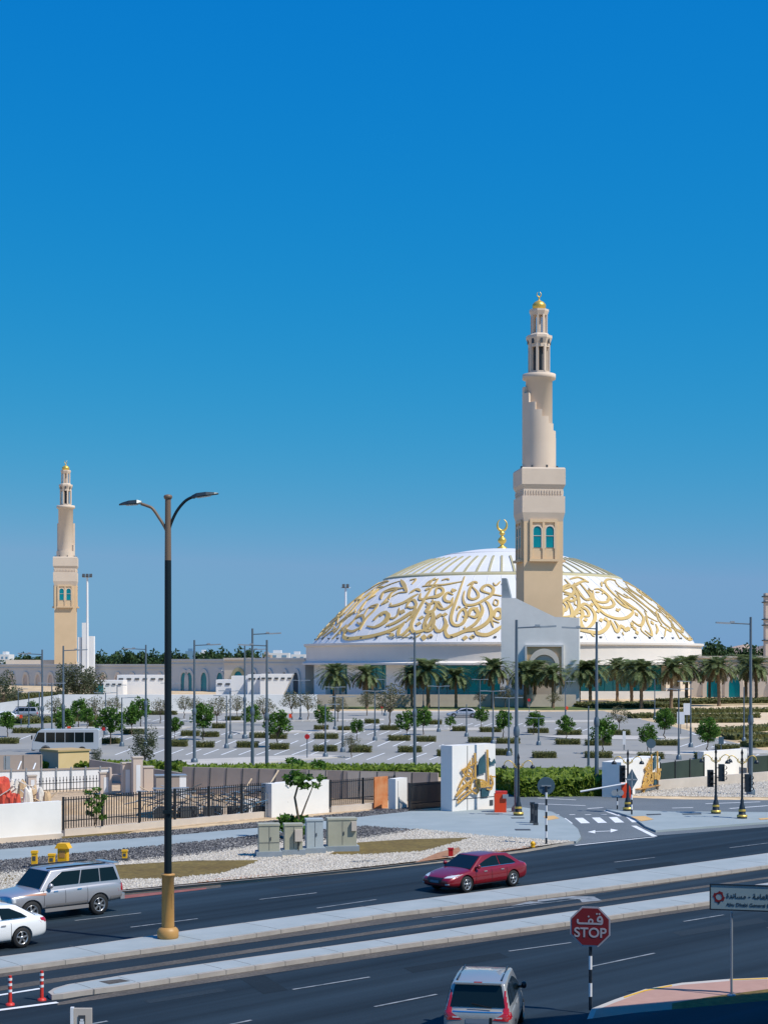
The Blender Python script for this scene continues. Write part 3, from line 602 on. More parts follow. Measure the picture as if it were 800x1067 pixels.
# ------------------------------------------------------------------ minarets
def arch_pts(w_, h_, n=10, pointed=True):
    """outline of an arch standing on z=0, width w_, height h_, in the x-z plane"""
    hw = w_/2; sp = h_-w_*(.95 if pointed else .5); P = [(-hw, 0), (-hw, sp)]
    for i in range(1, n):
        t = i/n
        if pointed:
            a = math.pi/2*t; P.append((-hw*math.cos(a)**.8, sp+(h_-sp)*math.sin(a)**1.05*(.9+.1*t)))
        else:
            a = math.pi/2*t; P.append((-hw*math.cos(a), sp+hw*math.sin(a)))
    P.append((0, h_)); return P+[(-x, z) for x, z in P[-2::-1]]
def arch_panel(mb, c, rz, w_, h_, t, n=10, pointed=True):
    """solid arch slab: c = foot centre on the wall face, outward normal is local -y turned by rz"""
    m = Matrix.Rotation(rz, 3, 'Z'); c = Vector(c); P = arch_pts(w_, h_, n, pointed)
    mb.slab([c+m @ Vector((x, 0, z)) for x, z in P], m @ Vector((0, -1, 0)), t)
def arch_frame(mb, c, rz, w_, h_, wo, ho, t, n=10, pointed=True):
    m = Matrix.Rotation(rz, 3, 'Z'); c = Vector(c); A = arch_pts(w_, h_, n, pointed); B = arch_pts(wo, ho, n, pointed)
    for i in range(len(A)-1):
        q = [c+m @ Vector((x, 0, z)) for x, z in (A[i], A[i+1], B[i+1], B[i])]; f = [p+m @ Vector((0, -t, 0)) for p in q]
        mb.add(q+f, [(4, 5, 6, 7), (0, 1, 5, 4), (2, 3, 7, 6)])
def minaret(loc, rz, label, variant=0):
    r = empty('minaret', loc, rz, label, 'minaret', 'the two minarets'); s = 5.86
    Z = lambda y: 9.4+(690-y)/s
    hb = 3.46
    mb = MB()
    mb.bx(-hb, hb, -hb, hb, 0, Z(545)-.01)
    sh = part('tower_shaft', mb, M['minaret_tan'], r)
    def frus(mb, h0, h1, z0, z1):
        v = [(-h0, -h0, z0), (h0, -h0, z0), (h0, h0, z0), (-h0, h0, z0), (-h1, -h1, z1), (h1, -h1, z1), (h1, h1, z1), (-h1, h1, z1)]
        mb.add(v, [(0, 3, 2, 1), (4, 5, 6, 7), (0, 1, 5, 4), (1, 2, 6, 5), (2, 3, 7, 6), (3, 0, 4, 7)])
    mb = MB(); frus(mb, hb+.0, 3.82, Z(545), Z(536)); mb.bx(-3.82, 3.82, -3.82, 3.82, Z(536), Z(519)); mb.bx(-3.55, 3.55, -3.55, 3.55, Z(519), Z(511))
    frus(mb, 3.6, 3.9, Z(511), Z(507)); mb.bx(-3.9, 3.9, -3.9, 3.9, Z(507), Z(491)); frus(mb, 3.9, 3.75, Z(491), Z(489.5))
    part('cornice', mb, M['minaret'], r)
    mb = MB()
    for k in range(14):
        for sx in (0, 1, 3):
            m = Matrix.Rotation(sx*math.pi/2, 3, 'Z'); p = m @ Vector((-3.1+k*.48, -3.58, 0)); mb.box((p.x, p.y, Z(515)), (.22, .22, .7), rz=sx*math.pi/2)
    part('dentils', mb, M['minaret'], r)
    for k in range(4):
        m = Matrix.Rotation(k*math.pi/2, 4, 'Z'); a = k*math.pi/2
        def P(x, y, z): v = m @ Vector((x, y, z)); return (v.x, v.y, v.z)
        mb = MB()
        for x0, x1, z0, z1, dp in ((-2.45, -2.0, Z(584), Z(543), .32), (2.0, 2.45, Z(584), Z(543), .32), (-2.0, 2.0, Z(546), Z(543), .32), (-2.6, 2.6, Z(586.5), Z(584), .75), (-.22, .22, Z(584), Z(546), .3)):
            c = P((x0+x1)/2, -hb-dp/2, (z0+z1)/2); mb.box(c, (x1-x0, dp, z1-z0), rz=a)
        wf = part('window_surround', mb, M['minaret_tan'], r)
        mb = MB(); mb.box(P(0, -hb-.05, (Z(584)+Z(546))/2), (4.0, .1, Z(546)-Z(584)), rz=a); part('recess_panel', mb, M['minaret_tan'], wf)
        for sx in (-1.12, 1.12):
            g_ = MB(); arch_panel(g_, P(sx, -hb-.1, Z(572)), a, 1.42, 3.75, .08, pointed=False)
            wdw = part('window', g_, M['teal'], r)
            f_ = MB(); arch_frame(f_, P(sx, -hb-.1, Z(573)), a, 1.42, 3.9, 1.85, 4.15, .2, pointed=False)
            f_.box(P(sx, -hb-.22, Z(560)), (1.4, .08, .1), rz=a); part('window_frame', f_, M['minaret'], wdw)
    # round shaft with the stepped spiral shell
    mb = MB().lathe([(2.36, Z(490)), (2.36, Z(397)), (2.95, Z(395.5)), (2.95, Z(390.5)), (2.3, Z(390))], 40)
    part('round_shaft', mb, M['minaret'], r)
    mb = MB(); n = 20; seq = [458, 466, 457, 452, 446, 440, 434, 428, 420, 414, 408]
    st_ = [(-200, -165, 404), (-165, -140, 411), (-140, -115, 421), (-115, -92, 429), (-92, -68, 436), (-68, -45, 443), (-45, -22, 450), (-22, -2, 457), (-2, 20, 466), (20, 60, 474), (60, 110, 480), (110, 160, 484)]
    if variant: st_ = [(-200+34*i, -166+34*i, 478-(0 if i < 5 else (i-4)*12)) for i in range(6)]+[(4, 160, 424)]
    for a0, a1, yt in st_:
        ringseg(mb, 2.3, 2.98, R(a0), R(a1), Z(490), Z(yt), 4)
    part('spiral_steps', mb, M['minaret'], r)
    mb = MB()
    for k in range(8): a = k*math.pi/4+.2; mb.box((3.4*math.cos(a), 3.4*math.sin(a), Z(489)+.15), (.3, .3, .5))
    part('spotlights', mb, M['darkgrey'], r)
    # lanterns
    mb = MB(); rr = 1.72
    mb.lathe([(1.05, Z(390)), (1.05, Z(359))], 8); part('lantern_core', mb, M['darkgrey'], r)
    mb = MB()
    for k in range(8):
        a = k*math.pi/4+math.pi/8
        mb.box((rr*math.cos(a), rr*math.sin(a), (Z(388)+Z(360))/2), (.42, .42, Z(360)-Z(388)), rz=a)
    mb.lathe([(1.95, Z(391)), (1.95, Z(387.5)), (1.5, Z(387.5))], 8, smooth=False, ph=math.pi/8); mb.lathe([(1.3, Z(362.5)), (1.95, Z(362.5)), (1.95, Z(359)), (2.35, Z(353)), (2.35, Z(350.5)), (1.5, Z(350))], 8, smooth=False, ph=math.pi/8)
    part('lower_lantern', mb, M['minaret'], r)
    mb = MB()
    for k in range(8):
        a = k*math.pi/4; rad = 2.02
        arch_panel(mb, (rad*math.cos(a), rad*math.sin(a), Z(360)+.1), a+math.pi/2, .45, 1.1, .08)
    part('lantern_niches', mb, M['darkgrey'], r)
    mb = MB()
    for k in range(8):
        a = k*math.pi/4+math.pi/8
        mb.box((1.32*math.cos(a), 1.32*math.sin(a), (Z(349)+Z(328))/2), (.34, .34, Z(328)-Z(349)), rz=a)
    mb.lathe([(2.0, Z(351)), (1.6, Z(348)), (1.2, Z(348))], 8, smooth=False, ph=math.pi/8); mb.lathe([(.6, Z(329)), (1.5, Z(329)), (1.75, Z(325)), (1.75, Z(323)), (.8, Z(322))], 8, smooth=False, ph=math.pi/8); mb.tube([(0, 0, Z(350)), (0, 0, Z(328))], .28, 6)
    part('upper_lantern', mb, M['minaret'], r)
    mb = MB().lathe([(1.0, Z(323)), (1.22, Z(320)), (1.2, Z(317.5)), (.85, Z(315)), (.3, Z(313.2)), (.1, Z(312.5)), (.18, Z(311.5)), (.08, Z(310.6)), (.2, Z(310)), (.03, Z(309))], 16)
    mb.tube([(.38*math.cos(R(112+316*i/14)), 0, Z(306.7)+.42*math.sin(R(112+316*i/14))) for i in range(15)], [.03+.08*math.sin(math.pi*i/14) for i in range(15)], 6)
    part('gold_cap', mb, M['gold'], r)
    return r
MN = minaret(at(561.5, 306, 9.4*(1-306/290)), R(7), 'tall cream minaret with square shaft and gold cap, in front of the big dome'); MN.scale = (306/290,)*3
minaret(at(68.5, 533), R(8), 'farther and smaller minaret rising behind the left arcade', 1)
# white gate block in front of the near minaret
gd = 290; gw = empty('gate_block', at(562.5, gd), R(-9), 'pale white block with sloping top and arched portal before the near minaret', 'gatehouse')
k_ = gd/F; zt = lambda y: zof(y, gd)
X = lambda x: (x-562.5)*k_
pf = [(X(522), 0), (X(603), 0), (X(603), zt(644)), (X(578), zt(643)), (X(540), zt(624.5)), (X(537), zt(623)), (X(522), zt(623))]
mb = MB(); mb.slab([(x, 0, z) for x, z in pf], (0, 1, 0), 4.5); part('wall', mb, M['whitewall'], gw)
mb = MB(); mb.slab([(X(522.3), 0.6, zt(623)), (X(532), .6, zt(623)), (X(527), .6, zt(602)), (X(522.3), .6, zt(602))], (0, 1, 0), 3.2); part('corner_fin', mb, M['plinth'], gw)
mb = MB()
for x0, x1, y0, y1 in ((547, 549, 740, 672), (585, 587, 740, 672), (549, 585, 674, 672)): mb.bx(X(x0), X(x1), -.5, -.002, max(0, zt(y0)), zt(y1))
part('portal_frame', mb, M['wallgrey'], gw)
mb = MB(); mb.bx(X(549), X(585), -.12, -.003, 0, zt(674)); part('portal_panel', mb, M['tan'], gw)
mb = MB(); arch_frame(mb, (X(567), -.12, 0), 0, X(579)-X(555), zt(680)-.4, X(582.5)-X(551.5), zt(676), .35, pointed=False); part('arch_moulding', mb, M['cream'], gw)
mb = MB(); arch_panel(mb, (X(567), -.12, 0), 0, X(579)-X(555)-.2, zt(680)-.5, .06, pointed=False); part('arch_door', mb, M['pink'], gw)
# ------------------------------------------------------------------ arcades
def arcade(name, x0, x1, d0, d1, h, xs, label, wallm, archm, glass, aw, ah, thick=8, cope=True, pilaster=False):
    a = at(x0, d0); b = at(x1, d1); v = b-a; L = v.length; rz = math.atan2(v.y, v.x)
    r = empty(name, a, rz, label, 'arcade'); n = Vector((math.sin(rz), -math.cos(rz), 0))
    mb = MB().bx(0, L, 0, thick, 0, h); part('wall', mb, wallm, r)
    if cope: part('coping', MB().bx(-.1, L+.1, -.35, thick+.2, h, h+.45).bx(-.1, L+.1, -.2, 0, h-.9, h-.7), wallm, r)
    for x in xs:
        ray = Vector(((x-400)/F, 1, 0)); den = ray.x*v.y-ray.y*v.x; t = (a.x*v.y-a.y*v.x)/den; p = ray*t; s = (p-a).length if (p-a).dot(v) > 0 else -(p-a).length
        f_ = MB(); arch_frame(f_, (s, 0, 0), 0, aw, ah, aw*1.7, ah+.9, .3); fo = part('arch', f_, archm, r)
        g_ = MB(); arch_panel(g_, (s, -.005, 0), 0, aw, ah, .06); part('window', g_, glass, fo)
    if pilaster:
        mb = MB(); s = 1.5
        while s < L: mb.bx(s, s+.4, -.3, 0, 0, h-1); s += 3.4
        part('pilasters', mb, wallm, r)
    return r
arcade('arcade_wing', 176, 234, 412, 400, 9.7, (192, 198.8-1, 213.5-.5, 229.5), 'grey stone arcade of teal pointed windows left of the white angular parapet', M['wallgrey'], M['wallgrey'], M['teal'], 2.0, 6.8)
arcade('portal_wing', 234.5, 318, 398, 372, 9.9, (249, 265, 281, 297, 309), 'pale arcade with a gold arched portal joining the drum on its left side', M['wallgrey'], M['wallgrey'], M['darkgrey'], 2.1, 7.0)
mb = arcade('portal', 233.5, 258, 393, 391, 9.95, (248.5,), 'brighter cream portal bay with gold arch beside the tall car park lamps', M['cream'], M['gold_dull'], M['teal'], 2.6, 7.2, thick=4)
arcade('arcade_wing', -60, 176, 520, 470, 8.3, (12.5, 27, 40, 53, 108, 123, 138, 152, 167, -5, -22), 'long low grey arcade with open tan arches below the far minaret', M['wallgrey'], M['cream'], M['pink'], 1.7, 5.6)
arcade('arcade_wing', 720, 860, 338, 330, 10.2, (742, 765, 812), 'cream arcade with two pointed teal windows at the right behind the palms', M['cream'], M['cream'], M['teal'], 2.3, 6.6)
part_r = empty('roof_block', at(30, 532), 0, 'low white parapet block on the roof of the left arcade', 'roof block')
part('wall', MB().bx(-7.5, 9, 0, 6, 0, 10.1).bx(9, 15, 0, 5, 0, 9.5).box((11, 2, 10.6), (2, 2, 2)), M['cream'], part_r)
# white angular buildings before the arcade
def block(name, x0, x1, d, ytop, label, m=None, cat='building', cren=0, depth=6, slant=0, ybot=None):
    a = at(x0, d); b = at(x1, d); r = empty(name, ((a.x+b.x)/2, d, 0), 0, label, cat); W = (b.x-a.x)/2; h = zof(ytop, d)
    mb = MB()
    mb.slab([(-W, 0, 0), (W-slant, 0, 0), (W, 0, h), (-W, 0, h)], (0, 1, 0), depth)
    part('wall', mb, m or M['white'], r)
    if cren:
        c = MB(); n = cren
        for i in range(n):
            x = -W+(i+.5)*2*W/n; c.bx(x-W/n*.55, x+W/n*.55, -.15, -.002, h-1.05, h-.7)
        part('parapet_slots', c, M['darkgrey'], r)
    return r
block('pavilion', 271, 305, 330, 702.5, 'white slanted parapet like a ship bow, right of the tall car park lamps', cren=5, slant=3.2)
block('pavilion', 241, 262, 338, 704.5, 'white stepped wall block in the middle of the angular white parapets', cren=0)
block('pavilion', 258, 272, 333, 703, 'small white wall block tucked behind the slanted parapet', cren=3)
block('pavilion', 97, 128, 352, 709, 'white low kiosk with a teal door by the olive trees', cren=5)
mb = MB().bx(-1.0, 1.0, -.1, -.01, 0, 4.6); pv = [o for o in scene.objects if o.get('label', '').startswith('white low kiosk')][0]
d_ = mb.build('door', M['teal'], pv); d_.location = (-2.0, 0, 0)
block('pavilion', 122, 172, 362, 703.5, 'white stepped building with small square parapet slots left of the street lamp', cren=6)
block('pavilion', 225, 241.5, 345, 708.5, 'lowest white wall block at the left end of the angular parapets', cren=2)
block('retaining_wall', 60, 330, 262, 724, 'long low white retaining wall behind the car park trees', M['whitewall'], 'wall', depth=1.2)
block('retaining_wall', 300, 600, 284, 724, 'low beige boundary wall in front of the glazed drum', M['beige'], 'wall', depth=.6)
block('retaining_wall', 603, 716, 323, 720.5, 'low pale boundary wall behind the right palm row', M['whitewall'], 'wall', depth=.6)
r_ = empty('retaining_wall', (0, 0, 0), 0, 'white ramp wall rising from the left edge beside the parked cars', 'wall')
mb = MB(); a, b = at(-40, 258), at(62, 258)
mb.slab([(a.x, 258, 0), (b.x, 258, 0), (b.x, 258, zof(724, 258)), (a.x, 258, zof(738, 258))], (0, 1, 0), .6); part('wall', mb, M['whitewall'], r_)
r_ = empty('pylon', at(90, 480), 0, 'pair of tall white upright slabs right of the far minaret', 'pylon')
part('tall_slab', MB().bx(-1.3, .3, 0, 2, 0, zof(649, 480)), M['white'], r_); part('short_slab', MB().bx(.6, 2.2, 0, 2, 0, zof(663, 480)), M['white'], r_); part('low_slab', MB().bx(-2.6, -1.6, .5, 2, 0, zof(664, 480)), M['white'], r_)
def mast(x, ytop, d, label, n=3):
    r = empty('floodlight_mast', at(x, d), 0, label, 'floodlight mast'); h = zof(ytop, d)
    part('pole', MB().tube([(0, 0, 0), (0, 0, h)], [.42, .25], 10), M['white'], r)
    part('cross_arm', MB().bx(-1.2, 1.2, -.1, .1, h-.2, h), M['white'], r)
    for k in range(n): part('floodlight', MB().box(((k-(n-1)/2)*.95, -.3, h+.3), (.7, .5, .8), rx=-.4), M['darkgrey'], r)
mast(91, 601, 430, 'tall white floodlight mast right of the far minaret'); mast(360, 612, 395, 'white floodlight mast behind the left shoulder of the dome', 2)
# tower at the right edge, hills, far buildings
r_ = empty('lattice_tower', at(802, 420), 0, 'brown tower with dark ledges cut by the right edge', 'tower')
mb = MB().bx(-1.1, 1.6, 0, 2.5, 0, zof(618, 420)); part('shaft', mb, M['pink'], r_)
mb = MB()
for y in (622, 628, 646, 652, 668): mb.bx(-1.5, 1.9, -.3, 2.8, zof(y, 420), zof(y, 420)+.3)
part('ledges', mb, M['darkgrey'], r_)
rnd = random.Random(5)
def hills():
    mb = MB(); nx, ny = 60, 10; x0, x1 = at(735, 1500).x, at(960, 1500).x; vs = []
    from mathutils import noise
    for j in range(ny):
        for i in range(nx):
            x = x0+(x1-x0)*i/(nx-1); y = 1500+j*40; f = math.sin(math.pi*j/(ny-1)); e = min(1, i/14)
            z = 33*f*e*(.62+.5*noise.noise(Vector((x*.022, y*.015, 3)))+.35*noise.noise(Vector((x*.06, y*.05, 1))))
            vs.append((x, y, max(-1, z)-.3))
    mb.add(vs, [(j*nx+i, j*nx+i+1, (j+1)*nx+i+1, (j+1)*nx+i) for j in range(ny-1) for i in range(nx-1)])
    return mb
tag(hills().build('hills', M['hill']), kind='structure')
def farb(x0, x1, ytop, d, m, label):
    a, b = at(x0, d), at(x1, d); r = empty('building', ((a.x+b.x)/2, d, 0), 0, label, 'building'); W = (b.x-a.x)/2; h = zof(ytop, d)
    part('wall', MB().bx(-W, W, 0, 12, 0, h).bx(-W*.6, W*.2, 2, 9, h, h+1.4), m, r)
    c = MB(); n = max(2, int(W*2/4))
    for i in range(n):
        for z in (h-2.2, h-5.4):
            if z > 1: c.bx(-W+(i+.3)*2*W/n, -W+(i+.75)*2*W/n, -.1, 0, z, z+1.1)
    part('windows', c, M['farblue'], r)
farb(193, 205, 678.5, 900, M['farblue'], 'blue glazed block on the horizon among the left trees'); farb(208, 216, 680, 850, M['farwhite'], 'tiny white house on the horizon left of the tall car park lamps')
farb(280, 301, 680.5, 800, M['farwhite'], 'low white building on the horizon between lamps and dome'); farb(303, 318, 682, 760, M['farwhite'], 'small white building on the horizon touching the dome cornice')
farb(273, 282, 682.5, 700, M['brownwall'], 'brown roof hut on the horizon beside the tall lamps'); farb(0, 9, 682, 800, M['farwhite'], 'white house at the left edge on the horizon')
# ================================================================== VEGETATION
def leaf_quads(mb, c, rad, n, size, rnd, flat=1.0, hollow=.35):
    for _ in range(n):
        while True:
            v = Vector((rnd.uniform(-1, 1), rnd.uniform(-1, 1), rnd.uniform(-1, 1)))
            if hollow < v.length <= 1: break
        p = Vector(c)+Vector((v.x*rad, v.y*rad, v.z*rad*flat)); a = Vector((rnd.gauss(0, 1), rnd.gauss(0, 1), rnd.gauss(0, .7))).normalized()
        b = a.cross(Vector((rnd.gauss(0, 1), rnd.gauss(0, 1), rnd.gauss(0, 1)))).normalized(); s = size*rnd.uniform(.6, 1.3)
        mb.add([p-a*s*.9, p+b*s*.45, p+a*s*.9, p-b*s*.45], [(0, 1, 2, 3)])
def make_tree(seed, h, cr, leaf, clumps, per, lsize, name='tree', trunk_r=.09, fork=.35, flat=.75, droop=0, spread=1.0, ch=.62):
    rnd = random.Random(seed); r = empty(name, (0, 0, -500)); tb = MB(); cb = MB()
    top = h*ch; tips = []
    wob = [(0, 0, 0)]
    for i in range(1, 5): wob.append((rnd.uniform(-.05, .05)*h*.5, rnd.uniform(-.05, .05)*h*.5, h*fork*i/4))
    tb.tube(wob, [trunk_r*(1.25-.12*i) for i in range(5)], 7)
    b = Vector(wob[-1])
    for k in range(clumps):
        a = 2*math.pi*k/clumps*1.618*2+rnd.uniform(-.4, .4); f = ((k+.5)/clumps)
        rr = cr*spread*(.25+.75*math.sin(math.pi*min(1, f*.85+.12)))*rnd.uniform(.45, .95); z = h*fork+(h-h*fork)*(.15+.8*f)
        tip = Vector((b.x+rr*math.cos(a), b.y+rr*math.sin(a), z-droop*rr)); mid = b.lerp(tip, .5)+Vector((0, 0, .08*h))
        tb.tube([b, mid, tip], [trunk_r*.5, trunk_r*.32, trunk_r*.1], 5, cap=False)
        leaf_quads(cb, tip, cr*rnd.uniform(.28, .45), per, lsize, rnd, flat, .1)
        leaf_quads(cb, mid.lerp(tip, .5), cr*.3, per//3, lsize, rnd, flat, .1)
    part('trunk', tb, M['trunk'], r); part('crown', cb, leaf, r)
    return r
def make_palm(seed, h=7.2, dry=.15):
    rnd = random.Random(seed); r = empty('palm_tree', (0, 0, -500)); tb = MB()
    lean = rnd.uniform(-.3, .3); pts = []; rad = []
    for i in range(15):
        f = i/14; pts.append((lean*f*f, 0, h*f)); rad.append((.34-.06*f)*(1.08 if i % 2 else .93)+(.14 if f < .05 else 0)+(.12 if f > .9 else 0))
    tb.tube(pts, rad, 10); part('trunk', tb, M['palmtrunk'], r)
    fb = MB(); db = MB(); top = Vector((lean, 0, h))
    for k in range(64):
        a = k*2.399+rnd.uniform(-.2, .2); f = k/64; el = R(80-92*f+rnd.uniform(-8, 8)); L = rnd.uniform(4.1, 5.0)*(.85+.2*math.sin(math.pi*f)); mb = db if k > 64*(1-dry) else fb
        p = Vector(top); pts = [p.copy()]; e = el; n = 8
        for i in range(n):
            e -= R(7+6*i/n+rnd.uniform(-1, 2)); p = p+Vector((math.cos(a)*math.cos(e), math.sin(a)*math.cos(e), math.sin(e)))*L/n; pts.append(p.copy())
        mb.tube(pts, [.035-.003*i for i in range(n+1)], 3, cap=False)
        for i in range(1, n+1):
            for q in (0, .25, .5, .75):
                if i == n and q > 0: continue
                c = pts[i].lerp(pts[min(i+1, n)], q) if i < n else pts[i]; t = (pts[i]-pts[i-1]).normalized(); s = t.cross(Vector((0, 0, 1))).normalized(); up = s.cross(t)
                ll = .85*math.sin(math.pi*min(1, (i+q)/(n+1)*.85+.12))
                for sg in (-1, 1):
                    d = (s*sg*.85+t*.6+up*.25-Vector((0, 0, .28))).normalized()*ll*rnd.uniform(.85, 1.15); wv = t*.10
                    mb.add([c-wv, c+wv, c+d+wv*.2, c+d-wv*.2], [(0, 1, 2, 3)])
    part('fronds', fb, M['palmleaf'], r); part('dry_fronds', db, M['palmdry'], r)
    sb = MB(); leaf_quads(sb, top-Vector((0, 0, .35)), .42, 60, .22, rnd, 1.0); part('frond_bases', sb, M['palmdry'], r)
    return r
def rm(root):
    for ch in list(root.children):
        for g_ in list(ch.children): bpy.data.objects.remove(g_)
        bpy.data.objects.remove(ch)
    bpy.data.objects.remove(root)
protos = []
PALM = [make_palm(i, 6.4+.5*i, .06+.07*i) for i in range(3)]; protos += PALM
palms = [(348, 738, 689), (382, 738.5, 690), (429, 738, 692), (446, 738, 683), (475, 738, 693), (513, 738.5, 683), (547, 737, 686), (557, 736, 684), (576, 738, 690), (603, 735, 686), (615, 735, 684), (643, 731, 684), (658, 733, 685), (668, 739, 684), (699, 739, 683), (715, 731, 680), (739, 731, 685), (749, 736, 681), (777, 730, 679), (788, 732, 681)]
wh = ['in front of the first teal window from the left', 'before the white pier between two teal windows', 'leaning beside a lamp at the left end of the wide teal glazing', 'tall, in front of the left half of the wide teal glazing', 'short, alone before the middle of the wide teal glazing', 'large, at the right end of the wide teal glazing',
      'left of the arched portal of the gate block', 'second at the left jamb of the arched portal', 'fullest, right in front of the arched portal', 'at the right edge of the gate block', 'browner, just right of the gate block', 'before the right teal glazing, left of a close pair', 'left one of the close pair before the right teal glazing', 'right one of the close pair before the right teal glazing',
      'left one of the pair before the dark downpipe wall', 'right one of the pair, right of the dark downpipe', 'behind a larger palm in front of the right arcade', 'large, in front of the right arcade arch', 'behind the tall lamp near the right edge', 'rightmost, beside the tall lamp']
for i, ((x, yb, yt), wt) in enumerate(zip(palms, wh)):
    hh = (yb-yt)/S(yb); src = PALM[i % 3]; nat = 7.0+.5*(i % 3)+2.2
    copy_thing(src, G(x, yb), i*1.3, hh/nat, 'date palm '+wt, 'date palms before the mosque')
for o in [o for o in scene.objects if o.name.startswith('palm_tree') and o.get('label')]: o['category'] = 'palm'
GT = [make_tree(20+i, 5.0, 2.0, M['leaf'], 13, 85, .24, fork=.30, flat=.85) for i in range(3)]
BT = [make_tree(40+i, 5.0, 2.4, M['leafbrown'], 13, 60, .15, fork=.38, flat=.7) for i in range(2)]
OT = [make_tree(50+i, 6.0, 2.5, M['leafgrey'], 12, 110, .2, fork=.15, flat=1.0, ch=.5) for i in range(2)]
DT = [make_tree(60+i, 9.0, 4.4, M['leafdark'], 12, 70, .62, fork=.14, flat=.85, trunk_r=.25) for i in range(3)]
protos += GT+BT+OT+DT
lot_trees = [(8, 768, 742, 'g'), (34, 749, 731, 'g'), (67, 770, 738, 'g'), (82, 758, 729, 'g'), (91, 761, 738, 'g'), (115, 776, 738, 'g'), (137, 766, 735, 'g'), (147, 758, 728, 'g'), (182, 770, 748, 'g'),
             (212, 771, 734, 'g'), (262, 763, 735, 'g'), (289, 779, 741, 'g'), (337, 763, 736, 'g'), (372, 771, 750, 'g'), (424, 771, 741, 'g'), (441, 766, 738, 'g'), (469, 761, 747, 'g'), (501, 759, 738, 'g'),
             (524, 769, 741, 'g'), (556, 766, 742, 'g'), (561, 764, 745, 'g'), (590, 771, 746, 'g'), (628, 786, 749, 'g'), (675, 784, 756, 'g'), (692, 771, 739, 'g'), (737, 786, 749, 'g'),
             (99, 756, 727, 'b'), (167, 754, 729, 'b'), (192, 749, 726, 'b'), (226, 759, 727, 'b'), (247, 751, 726, 'b'), (275, 756, 727, 'b'), (304, 751, 721, 'b'), (321, 751, 723, 'b'), (366, 790, 767, 'b'), (382, 746, 721, 'b'), (406, 761, 714, 'b'), (500, 738, 722, 'b'), (526, 738, 716, 'b'), (645, 764, 737, 'b'), (57, 752, 728, 'b'), (118, 752, 727, 'b'), (205, 752, 728, 'b'), (352, 752, 727, 'b'), (577, 740, 722, 'b')]
def rowname(y, cuts, names):
    for c, n in zip(cuts, names):
        if y > c: return n
    return names[-1]
def place_rows(items, cuts, names, fmt, fn):
    rows = {}
    for it in items: rows.setdefault(rowname(it[1], cuts, names), []).append(it)
    for rn, its in rows.items():
        its.sort()
        for k, it in enumerate(its): fn(it, k, len(rows[rn]), fmt.format(ord=ORD[k] if k < len(ORD)-1 and (k < len(its)-1 or len(its) == 1) else 'rightmost', row=rn))
cuts = [775, 767, 760, 753]; names = ['front car park row', 'second car park row', 'third car park row', 'fourth car park row', 'farthest car park row']
def put(it, k, n, lab):
    x, yb, yt, t = it; lib = GT if t == 'g' else BT; hh = (yb-yt)/S(yb)
    o = copy_thing(lib[(int(x)*7) % len(lib)], G(x, yb), x*.7, hh/5.0*1.0, lab, ('green' if t == 'g' else 'dry brown')+' trees of the car park'); o['category'] = 'tree'
place_rows([t for t in lot_trees if t[3] == 'g'], cuts, names, 'small green leafy tree, {ord} in the {row}', put)
place_rows([t for t in lot_trees if t[3] == 'b'], cuts, names, 'sparse brown dry tree, {ord} in the {row}', put)
def put_one(lib, i, x, yb, yt, nat, lab, grp=None, rz=0):
    o = copy_thing(lib[i % len(lib)], G(x, yb), rz+i, (yb-yt)/S(yb)/nat, lab, grp); o['category'] = 'tree'; return o
for i, (x, yb, yt, lab) in enumerate([(152, 799, 758, 'large grey green bushy tree just left of the street lamp'), (2, 740, 700, 'broad olive tree at the left edge'), (17, 738, 716, 'small olive shrub tree right of the one at the left edge'), (70, 735, 693, 'left one of three olive trees below the far minaret'),
                          (83, 735, 692, 'middle and tallest of three olive trees below the far minaret'), (96, 734, 697, 'right one of three olive trees below the far minaret'), (101, 797, 780, 'low grey green shrub right of the tan cabin')]):
    put_one(OT, i, x, yb, yt, 6.2, lab)
far = [(x, yt) for x, yt in ((8, 688), (16, 686), (24, 683), (33, 684), (41, 686), (105, 681), (114, 683), (121, 681), (130, 679), (139, 680), (148, 681), (158, 680), (168, 682), (176, 681), (186, 680), (208, 682), (218, 679), (228, 678), (236, 681), (248, 683), (254, 678), (262, 678))]
for i, (x, yt) in enumerate(far):
    d = 640+17*(i*7 % 5); o = copy_thing(DT[i % 3], at(x, d), i*1.1, zof(yt, d)/9.0*(1.0), 'dark round tree on the skyline, '+ORD[min(i, 19)] if i < 20 else 'dark round tree on the skyline beside the tall lamps, '+('left one' if i == 20 else 'right one')+' of the last two', 'dark trees on the left skyline')
    o['category'] = 'tree'; o.scale = (o.scale[0]*.85, o.scale[1]*.85, o.scale[2])
for i, (x, yt, lab) in enumerate(((734, 672, 'dark tree touching the right end of the drum'), (741, 671, 'dark bare topped tree second from the drum on the right'), (750, 669, 'greyish dark tree before the rocky hills'), (757, 675, 'low dark tree below the rocky hills'), (772, 677, 'low tree right of the hill trees near the right lamp'), (783, 674, 'green tree at the right beyond the tall lamp'), (796, 671, 'bright green tree at the right edge of the skyline'))):
    d = 480; o = copy_thing((DT+[])[i % 3], at(x, d), i*2.1, zof(yt, d)/9.2, lab, 'trees before the rocky hills'); o['category'] = 'tree'; o.scale = (o.scale[0]*.62, o.scale[1]*.62, o.scale[2])
